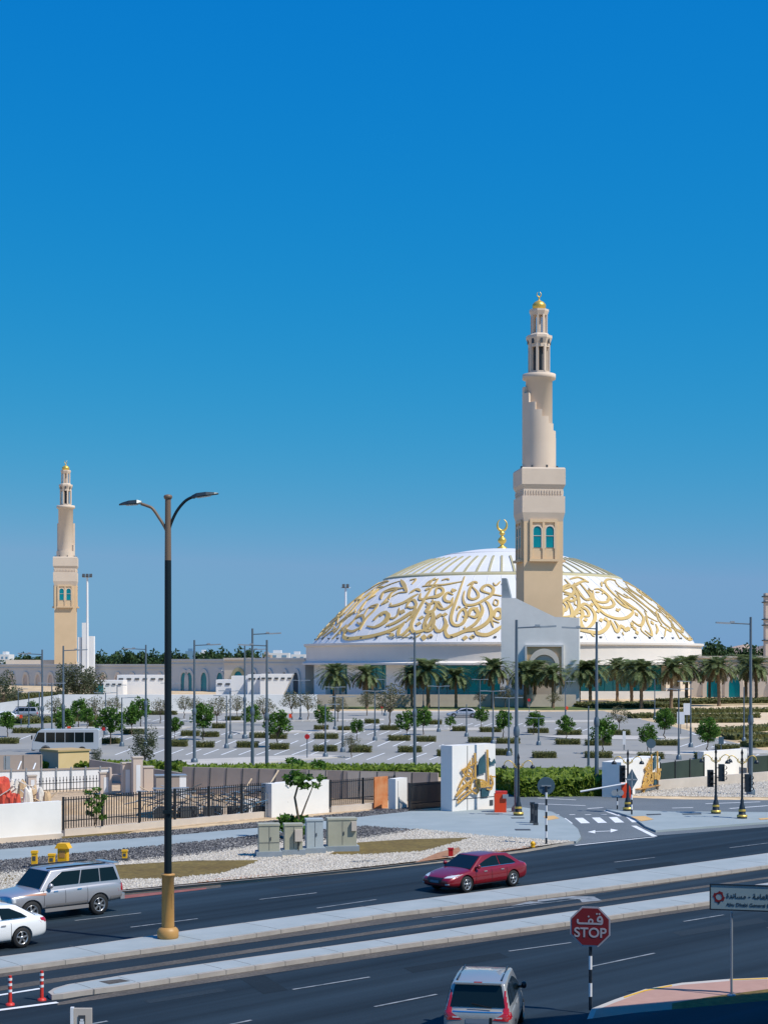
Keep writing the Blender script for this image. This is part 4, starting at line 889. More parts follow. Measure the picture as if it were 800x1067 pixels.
# pavement trees
t = make_tree(81, 5.2, 1.55, M['leaf'], 8, 46, .24, trunk_r=.05, fork=.18, flat=.6, ch=.6); t.location = G(99, 869); t['label'] = 'slender green tree in front of the black fence by the long white wall'; t['category'] = 'tree'
sc_ = (869-815)/S(869)/5.6; t.scale = (sc_*.95, sc_*.95, sc_)
t = empty('tree', G(309, 877), 0, 'green tree with a bare stem and bushy foot above the utility cabinets', 'tree'); rnd = random.Random(9); tb = MB(); cb = MB(); s_ = S(877)
tb.tube([(0, 0, 0), (.1, 0, 1.2), (-.1, 0, 2.3), (.2, 0, 3.4)], [.09, .07, .06, .04], 7); tb.tube([(.05, 0, .8), (.5, 0, 2.0), (.9, 0, 3.0)], [.05, .04, .02], 6)
for k in range(15):
    a = rnd.uniform(0, 6.3); q = rnd.uniform(.1, 1.15); leaf_quads(cb, (.25+q*math.cos(a), q*math.sin(a)*.8, 3.5+rnd.uniform(-.6, .7)), .34, 34, .17, rnd, .5, .1)
for k in range(14):
    a = rnd.uniform(0, 6.3); q = rnd.uniform(.1, .75); leaf_quads(cb, (-.2+q*math.cos(a), q*math.sin(a)*.8, .75+rnd.uniform(-.3, .6)), .36, 44, .17, rnd, .6, .1)
part('trunk', tb, M['trunk'], t); part('crown', cb, M['leaf'], t)
# hedges of the car park islands
def make_hedge(L, W, Hh, seed, leaf, dens=150, ls=.09):
    rnd = random.Random(seed); mb = MB(); mb.bx(-L/2+.08, L/2-.08, -W/2+.08, W/2-.08, 0, Hh-.1)
    for _ in range(int(dens*L*(W+2*Hh)/2.5)):
        f = rnd.random()
        if f < .4: p = Vector((rnd.uniform(-L/2, L/2), rnd.uniform(-W/2, W/2), Hh+rnd.gauss(0, .06)))
        elif f < .85: p = Vector((rnd.uniform(-L/2, L/2), -W/2 if rnd.random() < .7 else W/2, rnd.uniform(0, Hh)))
        else: p = Vector((rnd.choice((-L/2, L/2)), rnd.uniform(-W/2, W/2), rnd.uniform(0, Hh)))
        p += Vector((rnd.gauss(0, .05), rnd.gauss(0, .05), 0)); a = Vector((rnd.gauss(0, 1), rnd.gauss(0, 1), rnd.gauss(0, 1))).normalized(); b = a.orthogonal().normalized(); s = ls*rnd.uniform(.7, 1.4)
        mb.add([p-a*s, p+b*s*.6, p+a*s, p-b*s*.6], [(0, 1, 2, 3)])
    return mb
HG = [make_hedge(3.0, 1.1, .75, 70+i, None).build('hedge', M['hedge']) for i in range(3)]
hedges = [(404, 427, 773), (434, 454, 774), (396, 415, 762), (364, 387, 785), (415, 439, 785), (488, 512, 775), (517, 541, 776), (515, 533, 788), (471, 485, 763), (455, 470, 789), (445, 460, 756), (500, 522, 764), (380, 395, 755),
          (189, 208, 768), (210, 228, 769), (180, 195, 779), (204, 223, 780), (247, 269, 780), (281, 301, 782), (260, 279, 770), (281, 299, 771), (327, 351, 784), (328, 352, 771), (235, 251, 752), (221, 235, 760), (327, 342, 762), (352, 365, 763), (366, 382, 784),
          (14, 44, 765), (0, 19, 776), (104, 125, 776), (129, 150, 766), (93, 105, 758), (176, 195, 778), (148, 160, 778), (155, 184, 746), (579, 604, 777), (610, 636, 778), (555, 579, 791), (609, 637, 791), (665, 691, 792), (680, 706, 778), (635, 656, 767), (724, 748, 792), (550, 571, 765), (580, 605, 767), (745, 770, 783)]
def puth(it, k, n, lab):
    xc, y, x0, x1 = it; o = HG[k % 3].copy(); link(o); o.location = G(xc, y-1, 0); L = (x1-x0)/S(y-1); o.scale = (L/3.0, 1.3, .78)
    tag(o, lab, 'hedge', 'clipped hedge blocks of the car park')
place_rows([((a+b)/2, y, a, b) for a, b, y in hedges], [781, 774, 767, 760], names, 'low clipped hedge block, {ord} in the {row}', puth)
for h_ in HG: bpy.data.objects.remove(h_)
def long_hedge(x0, x1, y0, y1, W, Hh, label, leaf='hedge', ls=.11, dens=70, seed=1):
    a, b = G(x0, y0), G(x1, y1); d = b-a; o = make_hedge(d.length, W, Hh, seed, None, dens, ls).build('hedge', M[leaf]); o.location = (a+b)/2; o.rotation_euler = (0, 0, math.atan2(d.y, d.x)); return tag(o, label, 'hedge')
long_hedge(190, 350, 810, 808, 6.0, .75, 'long bright green hedge behind the brown precast panels, left stretch', 'hedgebright', .2, 60, 3)
long_hedge(352, 458, 808, 808, 5.0, .7, 'bright green hedge stretch ending at the white gold lettered gate wall', 'hedgebright', .2, 60, 4)
long_hedge(-30, 190, 800, 802, 3.0, .6, 'green hedge strip behind the tan cabin and the minibus', 'hedgebright', .2, 40, 5)
long_hedge(524, 632, 825, 824, 10.0, 1.3, 'wide bright green hedge between the two gold lettered gate walls', 'hedgebright', .22, 60, 6)
long_hedge(330, 520, 735, 735, 7, .9, 'green hedge under the palms left of the gate block', 'hedge', .25, 16, 7); long_hedge(-10, 60, 733, 726, 4, 1.1, 'sloping green hedge on the ramp wall at the left', 'hedge', .25, 20, 8)
long_hedge(15, 104, 754, 750, 4, .7, 'green hedge strip behind the lot trees at the left', 'hedge', .2, 20, 9)
for i, (x0, y0, x1, y1, W, lab) in enumerate(((602, 737, 700, 736, 12, 'broad green hedge under the palms right of the gate block'), (700, 733, 830, 731, 12, 'broad green hedge before the right arcade'), (690, 743.5, 830, 742, 2.2, 'topmost thin hedge row on the sand terraces'), (656, 748.5, 790, 748, 2.4, 'second thin hedge row on the sand terraces'),
                            (688, 753.5, 782, 753, 2.2, 'third thin hedge row on the sand terraces'), (738, 767, 830, 758, 2.2, 'slanting hedge row on the sand terraces at the right'), (758, 771, 830, 769, 2.5, 'thick lower hedge row on the sand terraces'), (778, 779, 830, 776, 2.2, 'lowest hedge row on the sand terraces by the right lamp'))):
    long_hedge(x0, x1, y0, y1, W, .7, lab, 'hedge', .2, 22, 20+i)
for o in protos: rm(o)
# ================================================================== LAMPS
def tall_lamp(x, yt, yb, dirn, label, arm=1.6, grp='tall single arm car park lamps'):
    r = empty('lamp_post', G(x, yb), 0, label, 'lamp post', grp); h = (yb-yt)/S(yb)
    part('pole', MB().tube([(0, 0, 0), (0, 0, h*.42)], [.15, .13], 10).tube([(0, 0, h*.42), (0, 0, h)], [.11, .085], 10), M['pole'], r)
    part('collar', MB().lathe([(.17, h*.40), (.2, h*.41), (.2, h*.43), (.14, h*.45)], 12).lathe([(.32, 0), (.32, .35), (.2, .5)], 12), M['pole'], r)
    part('arm', MB().tube([(0, 0, h-.5), (dirn*arm, 0, h-.42)], .045, 6), M['pole'], r)
    part('lamp_head', MB().box((dirn*(arm+.35), 0, h-.42), (1.0, .32, .11), ry=-.06*dirn).box((dirn*(arm-.3), 0, h-.36), (.3, .18, .14)), M['steel'], r)
TL = [(44, 677, 784, -1, 'tall lamp passing behind the minibus front'), (66, 673, 784, 1, 'tall lamp passing behind the minibus middle'), (152, 672, 778, -1, 'tall lamp just left of the big street lamp'), (202.5, 667, 796, 1, 'tall lamp right of the big street lamp'), (255, 673, 770, 1, 'thin lamp behind the tallest pair of lamps'), (263, 655, 805, 1, 'tallest lamp at the left centre, left of its twin'),
      (278, 667, 805, -1, 'lamp at the left centre, right of the tallest one'), (432, 659, 804, -1, 'tall lamp before the dome calligraphy in the centre'), (538, 646, 848, 1, 'tall lamp before the white gate block'), (621.5, 648, 829, -1, 'tall lamp right of the gate block before the dome'), (782, 643, 829, -1, 'tall lamp near the right edge')]
for x, yt, yb, dn, lab in TL: tall_lamp(x, yt, yb, dn, lab)
def t_lamp(x, yt, yb, arms, label, grp='low double arm car park lamps'):
    r = empty('lamp_post', G(x, yb), 0, label, 'lamp post', grp); h = (yb-yt)/S(yb)
    part('pole', MB().tube([(0, 0, 0), (0, 0, h*.3)], [.12, .11], 8).tube([(0, 0, h*.3), (0, 0, h)], [.075, .06], 8), M['pole'], r); part('base', MB().lathe([(.28, 0), (.24, .35), (.13, .5)], 10), M['pole'], r)
    for sg in arms: part('lamp_head', MB().tube([(0, 0, h-.05), (sg*.7, 0, h-.02)], .03, 6).box((sg*1.0, 0, h), (.75, .24, .08)), M['steel'], r)
TT = [(19, 718, 751, (1,)), (30, 721, 760, (1, -1)), (41, 721, 753, (-1,)), (54, 712, 785, (-1, 1)), (110, 722, 766, (-1, 1)), (122, 714, 751, (-1, 1)), (127, 727, 778, (1,)), (178, 712, 757, (-1, 1)), (236, 725, 780, (-1,)), (240, 720, 770, (-1, 1)), (313, 709, 751, (-1, 1)), (339, 734, 790, (1,)), (349, 716, 761, (-1, 1)), (357, 726, 784, (-1, 1)),
      (390.5, 720, 772, (-1, 1)), (401, 708, 746, (-1, 1)), (441, 712, 738, (-1, 1)), (457, 715, 763, (-1, 1)), (486, 734, 768, ()), (500, 708, 740, (-1, 1)), (513.5, 720, 776, (-1, 1)), (530, 727, 788, (-1, 1)), (561, 775-27, 777, (-1, 1)), (589, 710, 752, (1,)), (613, 736, 804, ()), (707, 718, 792, (-1, 1)), (719.5, 710, 779, (-1,)), (682, 708, 750, ()), (775, 716, 773, ()), (692, 740, 757, ())]
cutl = [775, 767, 757]; nl = ['front car park row', 'second car park row', 'third car park row', 'farthest car park row']
place_rows(TT, cutl, nl, 'x', lambda it, k, n, lab: None)
rows = {}
for x, yt, yb, arms in TT: rows.setdefault(rowname(yb, cutl, nl), []).append((x, yt, yb, arms))
for rn, its in rows.items():
    its.sort()
    for k, (x, yt, yb, arms) in enumerate(its): t_lamp(x, yt, yb, arms, 'low %s lamp, %s in the %s' % (('double arm' if len(arms) == 2 else 'single arm' if arms else 'bare'), ORD[k], rn))
# the big street lamp
sl = empty('street_lamp', G(175, 978, .15)+Vector((0, 0, 0)), 0, 'tall dark two armed street lamp with ochre base standing on the median', 'street lamp')
s_ = (978-690)/(H-.15); zz = lambda y: (978-y)/s_
part('base_plate', MB().lathe([(.33, 0), (.36, .05), (.36, .25), (.31, .33), (.24, .38)], 24), M['ochre'], sl)
part('lower_pole', MB().lathe([(.215, .36), (.205, zz(913)), (.235, zz(912.5)), (.235, zz(911)), (.13, zz(910.5))], 24), M['ochre'], sl)
part('pole', MB().lathe([(.128, zz(912)), (.112, zz(584))], 20), M['lampblue'], sl)
part('upper_pole', MB().lathe([(.111, zz(584)), (.098, zz(520))], 20).lathe([(.08, zz(521)), (.13, zz(519.5)), (.15, zz(517.5)), (.12, zz(515.8)), (.01, zz(515))], 16), M['lampbrown'], sl)
part('handhole_cover', MB().bx(.0, .14, -.16, -.1, 1.0, 1.5).box((0, -.14, zz(846)), (.3, .06, .12)), M['lampblue'], sl)
X = lambda x: (x-172)/s_
for pts, hd in (([(171.5, 556), (168.5, 549), (163, 540), (156, 530), (150, 527), (144, 525)], (121, 525.8, 145, 524.5)), ([(172.5, 556), (175, 546), (181, 533), (189, 523), (196, 518.5), (200, 518)], (197, 518.5, 225, 514.2))):
    arm = MB().tube(smooth_pts([(X(x), 0, zz(y)) for x, y in pts], 4), .05, 8); a_ = part('arm', arm, M['lampbrown'] if pts[0][0] < 172 else M['lampblue'], sl)
    x0, y0, x1, y1 = hd; L = X(x1)-X(x0); ang = math.atan2(-(y1-y0)/s_, L); mb = MB(); hw = .17; P = []
    c0 = Vector((X(x0), 0, zz(y0))); dr = Vector((math.cos(ang), 0, math.sin(ang))); up = Vector((-math.sin(ang), 0, math.cos(ang)))
    prof_ = [(0, .01, .02), (.15, .09, .06), (.45, .18, .11), (.8, .17, .12), (1, .07, .07)]
    if x0 > 172: prof_ = [(1-a, b, c) for a, b, c in prof_][::-1]
    for f, wd, th in prof_:
        p = c0+dr*L*f; P += [p+Vector((0, -wd, 0)), p+Vector((0, -wd*.6, 0))+up*th, p+Vector((0, wd*.6, 0))+up*th, p+Vector((0, wd, 0)), p-up*.03]
    n5 = len(prof_); mb.add(P, [(i*5+k, i*5+(k+1) % 5, (i+1)*5+(k+1) % 5, (i+1)*5+k) for i in range(n5-1) for k in range(5)]+[(0, 1, 2, 3, 4), tuple(range((n5-1)*5, n5*5))], False)
    hd_ = part('lamp_head', mb, M['lamphead'], sl)
    lm = MB(); p = c0+dr*L*(.55 if x0 < 172 else .45)-up*.035; lm.box(p, (L*.5, .2, .02), ry=-ang); part('lens', lm, M['lamplens'], hd_)
# ornate lamps with traffic signals
def ornate(x, yb, yt, label, signals, sc_=1.0):
    r = empty('ornate_lamp', G(x, yb, .12), 0, label, 'ornate lamp', 'ornate black and gold lamps'); h = (yb-yt)/S(yb)
    part('base', MB().lathe([(.30, 0), (.30, .1), (.22, .16), (.2, .5), (.15, .75), (.11, .85), (.1, 1.1), (.08, 1.15)], 14), M['black'], r)
    part('gold_bands', MB().lathe([(.315, .1), (.315, .2), (.24, .22)], 14).lathe([(.215, .42), (.225, .48), (.2, .54)], 14), M['gold'], r)
    part('pole', MB().lathe([(.075, 1.1), (.06, h-.5), (.09, h-.45), (.05, h-.3), (.06, h-.1), (.09, h-.05), (.01, h+.25)], 12), M['black'], r)
    for sg in (-1, 1):
        pts = [(0, 0, h-.75), (sg*.22, 0, h-.5), (sg*.42, 0, h-.28), (sg*.62, 0, h-.2), (sg*.8, 0, h-.3), (sg*.86, 0, h-.48)]
        a_ = part('arm', MB().tube(smooth_pts(pts, 3), .026, 6).tube(smooth_pts([(0, 0, h-.4), (sg*.15, 0, h-.62), (sg*.3, 0, h-.5), (sg*.2, 0, h-.38)], 3), .022, 5), M['gold'], r)
        part('lamp_shade', MB().lathe([(.04, h-.46), (.13, h-.54), (.17, h-.66), (.15, h-.68)], 10, c=(sg*.86, 0, 0)), M['black'], a_)
    for sx, z, face in signals:
        sgn = part('traffic_signal', MB().box((sx*.34, 0, z), (.34, .3, 1.05)).box((sx*.15, 0, z+.3), (.3, .05, .05)).box((sx*.15, 0, z-.3), (.3, .05, .05)), M['black'], r)
        v_ = MB()
        for dz_ in (-.32, 0, .32): v_.lathe([(.12, 0), (.12, -.2), (.11, -.2), (.11, 0)], 10, c=(sx*.34+(.2*sx if face == 's' else 0), -.15 if face != 's' else 0, z+dz_), axis='y')
        part('visors', v_, M['blackmat'], sgn)
    return r
ornate(540, 850, 790, 'ornate double lamp left of the junction by the tall grey pole', ((0.0, 1.6, 's'),) if False else ())
ornate(654, 845, 786, 'ornate double lamp with a signal on its left, before the gold lettered wall', ((-1, 2.3, 'f'),))
ornate(745.7, 848, 784, 'ornate double lamp with signals on both sides at the right junction', ((-1, 2.15, 'f'), (1, 2.5, 's')))
ornate(773, 853, 785, 'ornate double lamp with one signal on its right, nearest the right edge', ((1, 2.1, 's'),))
# ================================================================== SIGNS AND STREET FURNITURE
def text(name, body, size, m, parent, loc, rot, align='CENTER', ext=.004, bold=0):
    c = bpy.data.curves.new(name, 'FONT'); c.body = body; c.size = size; c.align_x = align; c.align_y = 'CENTER'; c.extrude = ext; c.offset = bold
    o = bpy.data.objects.new(name, c); link(o); bpy.context.view_layer.update()
    me = bpy.data.meshes.new_from_object(o.evaluated_get(bpy.context.evaluated_depsgraph_get())); bpy.data.objects.remove(o)
    q = bpy.data.objects.new(name, me); link(q); me.materials.clear(); me.materials.append(m); q.parent = parent; q.location = loc; q.rotation_euler = rot; return q
def ngon(n, r, ph=0): return [(r*math.cos(2*math.pi*k/n+ph), r*math.sin(2*math.pi*k/n+ph)) for k in range(n)]
def banded(mb1, mb2, h, r, n, start=0):
    for i in range(n):
        (mb1 if (i+start) % 2 else mb2).tube([(0, 0, h*i/n), (0, 0, h*(i+1)/n)], r, 12, cap=(i in (0, n-1)))
st = empty('stop_sign', G(615, 1053, .1), R(-12), 'red octagonal stop sign on a black and white banded pole', 'stop sign'); s_ = S(1053)*1.0
hc = (1053-966.5)/s_; a_, b_ = MB(), MB(); banded(a_, b_, hc+.3, .045, 7); part('pole', a_, M['signwhite'], st); part('pole_bands', b_, M['black'], st)
mb = MB(); mb.slab([(x, -.05, hc+z) for x, z in ngon(8, .575, R(22.5))], (0, -1, 0), .02); part('border', mb, M['letter'], st)
mb = MB(); mb.slab([(x, -.072, hc+z) for x, z in ngon(8, .53, R(22.5))], (0, -1, 0), .008); pl = part('plate', mb, M['signred'], st)
text('lettering', 'STOP', .36, M['letter'], pl, (0, -.084, hc-.17), (R(90), 0, 0), bold=.006)
def stroke(mb, pts, wd, y, closed=False):
    P = smooth_pts([(x, 0, z) for x, z in pts], 4); n = len(P)
    for i in range(n-1):
        a, b = P[i], P[i+1]; d = (b-a).normalized(); q = Vector((-d.z, 0, d.x))*wd/2; e = d*wd*.25
        mb.slab([(a-q-e)+Vector((0, y, 0)), (b-q+e)+Vector((0, y, 0)), (b+q+e)+Vector((0, y, 0)), (a+q-e)+Vector((0, y, 0))], (0, -1, 0), .004+.0001*(i % 5))
u_ = lambda x, y: ((x-400)/11.43/s_, hc+(425-y)/11.43/s_)      # coordinates read off the enlarged sign
mb = MB(); stroke(mb, [u_(*p) for p in ((255, 345), (255, 375), (275, 388), (330, 388), (400, 388), (470, 388), (530, 388), (540, 360), (535, 325), (515, 305), (492, 325), (490, 350), (515, 360), (535, 350))], .05, -.081)
stroke(mb, [u_(*p) for p in ((385, 385), (385, 355), (405, 338), (428, 352), (425, 385))], .04, -.081)
for x, y in ((382, 305), (478, 272), (508, 272)): c = u_(x, y); mb.slab([(c[0]+a, -.081, c[1]+b) for a, b in ((-.03, 0), (0, .03), (.03, 0), (0, -.03))], (0, -1, 0), .004)
part('arabic_lettering', mb, M['letter'], pl)
# street name board at the right
sb = empty('information_sign', G(762, 1038, .15), R(-14), 'pale blue board with Arabic and English lettering on two thin posts', 'sign'); s_ = S(1038); zz = lambda y: (1038-y)/s_
part('post', MB().tube([(0, 0, 0), (0, 0, zz(952))], .035, 8).lathe([(.12, 0), (.12, .03), (.05, .06)], 10), M['steel'], sb); part('post', MB().tube([(1.2, 0, 0), (1.2, 0, zz(952))], .035, 8), M['steel'], sb)
x0, x1, z0, z1 = -.56, 1.75, zz(949), zz(924.5)
part('board', MB().bx(x0, x1, -.06, -.02, z0, z1), M['signface'], sb)
part('frame', MB().bx(x0-.03, x1+.03, -.075, -.015, z1, z1+.035).bx(x0-.03, x1+.03, -.075, -.015, z0-.035, z0).bx(x0-.035, x0, -.075, -.015, z0, z1).bx(x1, x1+.035, -.075, -.015, z0, z1), M['black'], sb)
mb = MB(); cx, cz = x0+.22, (z0+z1)/2
for k in range(8):
    a0 = 2*math.pi*k/8; a1 = 2*math.pi*(k+1)/8; r0, r1 = .09, .14+(.03 if k % 2 else 0)
    mb.slab([(cx+r0*math.cos(a0), -.062, cz+r0*math.sin(a0)), (cx+r1*math.cos(a0), -.062, cz+r1*math.sin(a0)), (cx+r1*math.cos(a1), -.062, cz+r1*math.sin(a1)), (cx+r0*math.cos(a1), -.062, cz+r0*math.sin(a1))], (0, -1, 0), .004)
part('emblem', mb, M['signred'], sb); mb = MB(); mb.slab([(cx-.04, -.062, cz-.15), (cx, -.062, cz-.21), (cx+.04, -.062, cz-.15), (cx, -.062, cz-.12)], (0, -1, 0), .004); part('emblem_tip', mb, M['black'], sb)
text('english_lettering', 'Abu Dhabi General Services - Musanada', .135, M['black'], sb, (x0+.42, -.064, z0+.13), (R(90), 0, 0), 'LEFT', bold=.0)
AR = '\uFE93\uFEAA\uFEE7\uFE8E\uFEB4\uFEE3 - \uFE94\uFEE3\uFE8E\uFECC\uFEDF\uFE8D \uFE95\uFE8E\uFEE3\uFEAA\uFEA8\uFEE0\uFEDF \uFEF2\uFE92\uFEC7\uFEEE\uFE91\uFE83'
text('arabic_lettering', AR, .19, M['black'], sb, (x0+.42, -.064, z0+.37), (R(90), 0, 0), 'LEFT', bold=.001)
# rear of a round sign, banded pole
rs = empty('road_sign', G(569, 880, .12), 0, 'back of a round sign on a black and white banded pole at the kerb', 'road sign'); s_ = S(880); hh = (880-820)/s_
a_, b_ = MB(), MB(); banded(a_, b_, hh, .055, 9); part('pole', a_, M['signwhite'], rs); part('pole_bands', b_, M['black'], rs)
part('disc', MB().lathe([(.01, -.10), (.44, -.10), (.45, -.07), (.44, -.06), (.01, -.06)], 28, c=(0, .16, hh), axis='y', smooth=False), M['signback'], rs); part('bracket', MB().bx(-.25, .25, .01, .06, hh-.03, hh+.03), M['steel'], rs)
rs = empty('road_sign', G(658, 849, .12), 0, 'grey diamond sign with a small plate before the red barrier gate', 'road sign'); s_ = S(849); hh = (849-813)/s_
a_, b_ = MB(), MB(); banded(a_, b_, hh+.3, .05, 8); part('pole', a_, M['signwhite'], rs); part('pole_bands', b_, M['black'], rs)
part('diamond', MB().slab([(0, -.05, hh-.62), (.36, -.05, hh), (0, -.05, hh+.66), (-.36, -.05, hh)], (0, -1, 0), .03), M['signback'], rs); part('cross_bar', MB().bx(-.3, .3, -.1, -.08, hh-.04, hh+.04).bx(-.03, .03, -.1, -.08, hh-.5, hh+.5), M['steel'], rs)
rs = empty('road_sign', G(643, 843.5, .02), 0, 'low pole with two small grey round plates left of the diamond sign', 'road sign'); a_, b_ = MB(), MB(); banded(a_, b_, 1.3, .045, 5); part('pole', a_, M['signwhite'], rs); part('pole_bands', b_, M['black'], rs)
for sx in (-.2, .2): part('disc', MB().lathe([(.01, -.03), (.2, -.03), (.2, 0), (.01, 0)], 18, c=(sx, -.06, 1.05), axis='y', smooth=False), M['steel'], rs)
# parking lot signs
def psign(x, yb, yt, label, face, wd=.5, ht=.6, rnd_=False, ped='pole'):
    r = empty('parking_sign', G(x, yb), 0, label, 'sign'); h = (yb-yt)/S(yb)
    part('pole', MB().tube([(0, 0, 0), (0, 0, h)], .05, 6), M[ped], r)
    if rnd_: part('disc', MB().lathe([(.01, -.04), (wd/2, -.04), (wd/2, 0), (.01, 0)], 16, c=(0, -.06, h-wd/2), axis='y', smooth=False), M[face], r)
    else: part('plate', MB().bx(-wd/2, wd/2, -.09, -.06, h-ht, h), M[face], r)
for a_ in ((320, 791, 765, 'small dark red sign in front of the centre left lamps', 'red', .5, .8, True), (302.5, 763, 744, 'pink red plate beyond the tall twin lamps', 'orange', .35, .5, False), (678, 800, 770, 'dark round sign on a pole above the green netting', 'signback', .85, 0, True), (551, 742, 728, 'round red edged sign before the gate block', 'red', .5, 0, True), (590, 741, 736, 'tiny round red sign right of the gate block', 'orange', .6, 0, True),
           (616, 776, 757, 'white banner sign beside the bare pole right of the gate block', 'signwhite', .7, 1.8, False), (709, 765, 742, 'tall white banner sign on the sand terraces', 'signwhite', .9, 1.5, False), (715.5, 760, 733, 'second tall white banner sign on the sand terraces, higher one', 'signwhite', .9, 1.5, False), (650, 782, 762, 'slim white marker post in the car park', 'signwhite', .3, 1.4, False), (108, 768, 757, 'red sign plate left of the lamps near the olive trees', 'red', .4, .5, False),
           (22, 757, 745, 'left pink red sign by the parked cars', 'orange', .4, .45, False), (72, 772, 757, 'pinkish sign plate above the minibus roof', 'orange', .4, .4, False), (751, 790, 768, 'thin post sign at the access road kerb', 'signback', .5, .7, False), (398, 745, 735, 'red round sign by the far hedge left of centre', 'red', .5, 0, True)): psign(*a_)
# blue tree guards / meter posts in the lot
bl = MB()
def bollard(x, yb, yt, label, m, wd=.2, cat='bollard', grp=None, name='bollard', top=True):
    h = (yb-yt)/S(yb); r = empty(name, G(x, yb, .12), 0, label, cat, grp)
    part('body', MB().bx(-wd/2, wd/2, -wd/2, wd/2, 0, h*.86), M[m], r); part('cap', MB().bx(-wd*.6, wd*.6, -wd*.6, wd*.6, h*.86, h), M[m] if top else M['black'], r)
    part('base', MB().bx(-wd*.62, wd*.62, -wd*.62, wd*.62, 0, .14), M['darkgrey'], r); part('label_plate', MB().bx(-wd*.3, wd*.3, -wd/2-.012, -wd/2, h*.45, h*.7), M['darkgrey'], r)
bollard(36, 905, 887, 'tall yellow marker post left of the yellow kiosk', 'yellow', .24); bollard(54, 904, 890, 'short yellow marker post touching the yellow kiosk', 'yellow', .26); bollard(130, 897.5, 886, 'small yellow marker post alone on the dark gravel', 'yellow', .22)
bollard(558, 860, 838, 'left black bollard at the corner of the plaza', 'black', .22, top=False); bollard(554.5, 858, 836.5, 'black bollard just behind the other at the plaza corner', 'black', .22, top=False)
ks = empty('yellow_kiosk', G(66, 902, .12), R(-8), 'yellow machine with a little yellow roof and dark foot on the dark gravel', 'machine'); ks.scale = (.82, .82, .92)
part('body', MB().bx(-.26, .26, -.22, .22, .2, .85), M['yellow'], ks); part('roof', MB().slab([(-.42, -.3, .85), (-.25, -.3, 1.1), (.25, -.3, 1.1), (.42, -.3, .85)], (0, 1, 0), .6), M['yellow'], ks); part('foot', MB().bx(-.3, .3, -.26, .26, 0, .2), M['darkgrey'], ks); part('panel', MB().bx(-.17, .17, -.235, -.22, .4, .75), M['ochre'], ks)
hy = empty('hydrant', G(555, 883, .12), 0, 'tiny orange yellow fitting on the white gravel', 'hydrant'); part('body', MB().lathe([(.12, 0), (.1, .12), (.13, .16), (.1, .26), (.01, .3)], 10), M['yellow'], hy); part('nozzle', MB().box((.12, 0, .15), (.1, .08, .08)), M['ochre'], hy)
hy = empty('red_box', G(469.5, 893, .12), 0, 'small dark red fitting on the mulch behind the red sedan', 'hydrant'); part('body', MB().bx(-.11, .11, -.1, .1, 0, .35), M['red'], hy); part('cap', MB().bx(-.14, .14, -.12, .12, .35, .42), M['red'], hy)
rb = empty('barrier_machine', G(521, 846.5, .12), 0, 'bright red barrier machine right of the left gold lettered wall', 'machine'); part('cabinet', MB().bx(-.36, .36, -.3, .3, 0, 1.15), M['orange'], rb); part('head', MB().bx(-.3, .42, -.25, .25, 1.15, 1.3), M['redpost'], rb); part('arm_hub', MB().box((.3, -.35, 1.0), (.35, .12, .25)), M['steel'], rb)
rb = empty('barrier_gate', G(652, 831.5), 0, 'white barrier arm reaching left over the gate road from a red machine', 'barrier'); part('cabinet', MB().bx(-.3, .3, -.3, .3, 0, 1.0), M['orange'], rb); part('arm', MB().tube([(-.1, -.35, 1.0), (-3.2, -.35, .45)], .06, 6), M['signwhite'], rb)
def delineator(x, yb, yt, label):
    r = empty('delineator_post', G(x, yb), 0, label, 'delineator', 'red flexible posts'); h = (yb-yt)/S(yb); part('body', MB().tube([(0, 0, .04), (0, 0, h)], [.055, .045], 10), M['redpost'], r); part('foot', MB().lathe([(.13, 0), (.12, .05), (.06, .08)], 12), M['redpost'], r)
    mb = MB()
    for f in (.45, .66, .84): mb.lathe([(.058, h*f), (.058, h*f+.07)], 10)
    part('reflective_bands', mb, M['signwhite'], r)
delineator(10.5, 1048, 1017, 'red flexible post with white bands, nearer the left edge'); delineator(43.5, 1043, 1012, 'red flexible post with white bands beside the median nose')
bs = empty('bus_stop_sign', at(85, 36), 0, 'grey upright sign top with a small dark vehicle symbol at the bottom edge', 'sign'); zt_ = zof(1050, 36)
part('panel', MB().bx(-.16, .23, -.03, .03, 0.4, zt_-.02), M['beige'], bs); part('post', MB().bx(-.24, -.17, -.05, .05, 0, zt_), M['signwhite'], bs); part('screen', MB().bx(-.06, .09, -.05, -.031, zt_-.75, zt_-.17), M['darkgrey'], bs)
part('symbol', MB().bx(-.035, .065, -.056, -.051, zt_-.38, zt_-.30).bx(-.02, .05, -.056, -.051, zt_-.29, zt_-.25).bx(-.035, -.015, -.056, -.051, zt_-.42, zt_-.385).bx(.045, .065, -.056, -.051, zt_-.42, zt_-.385), M['signwhite'], bs)
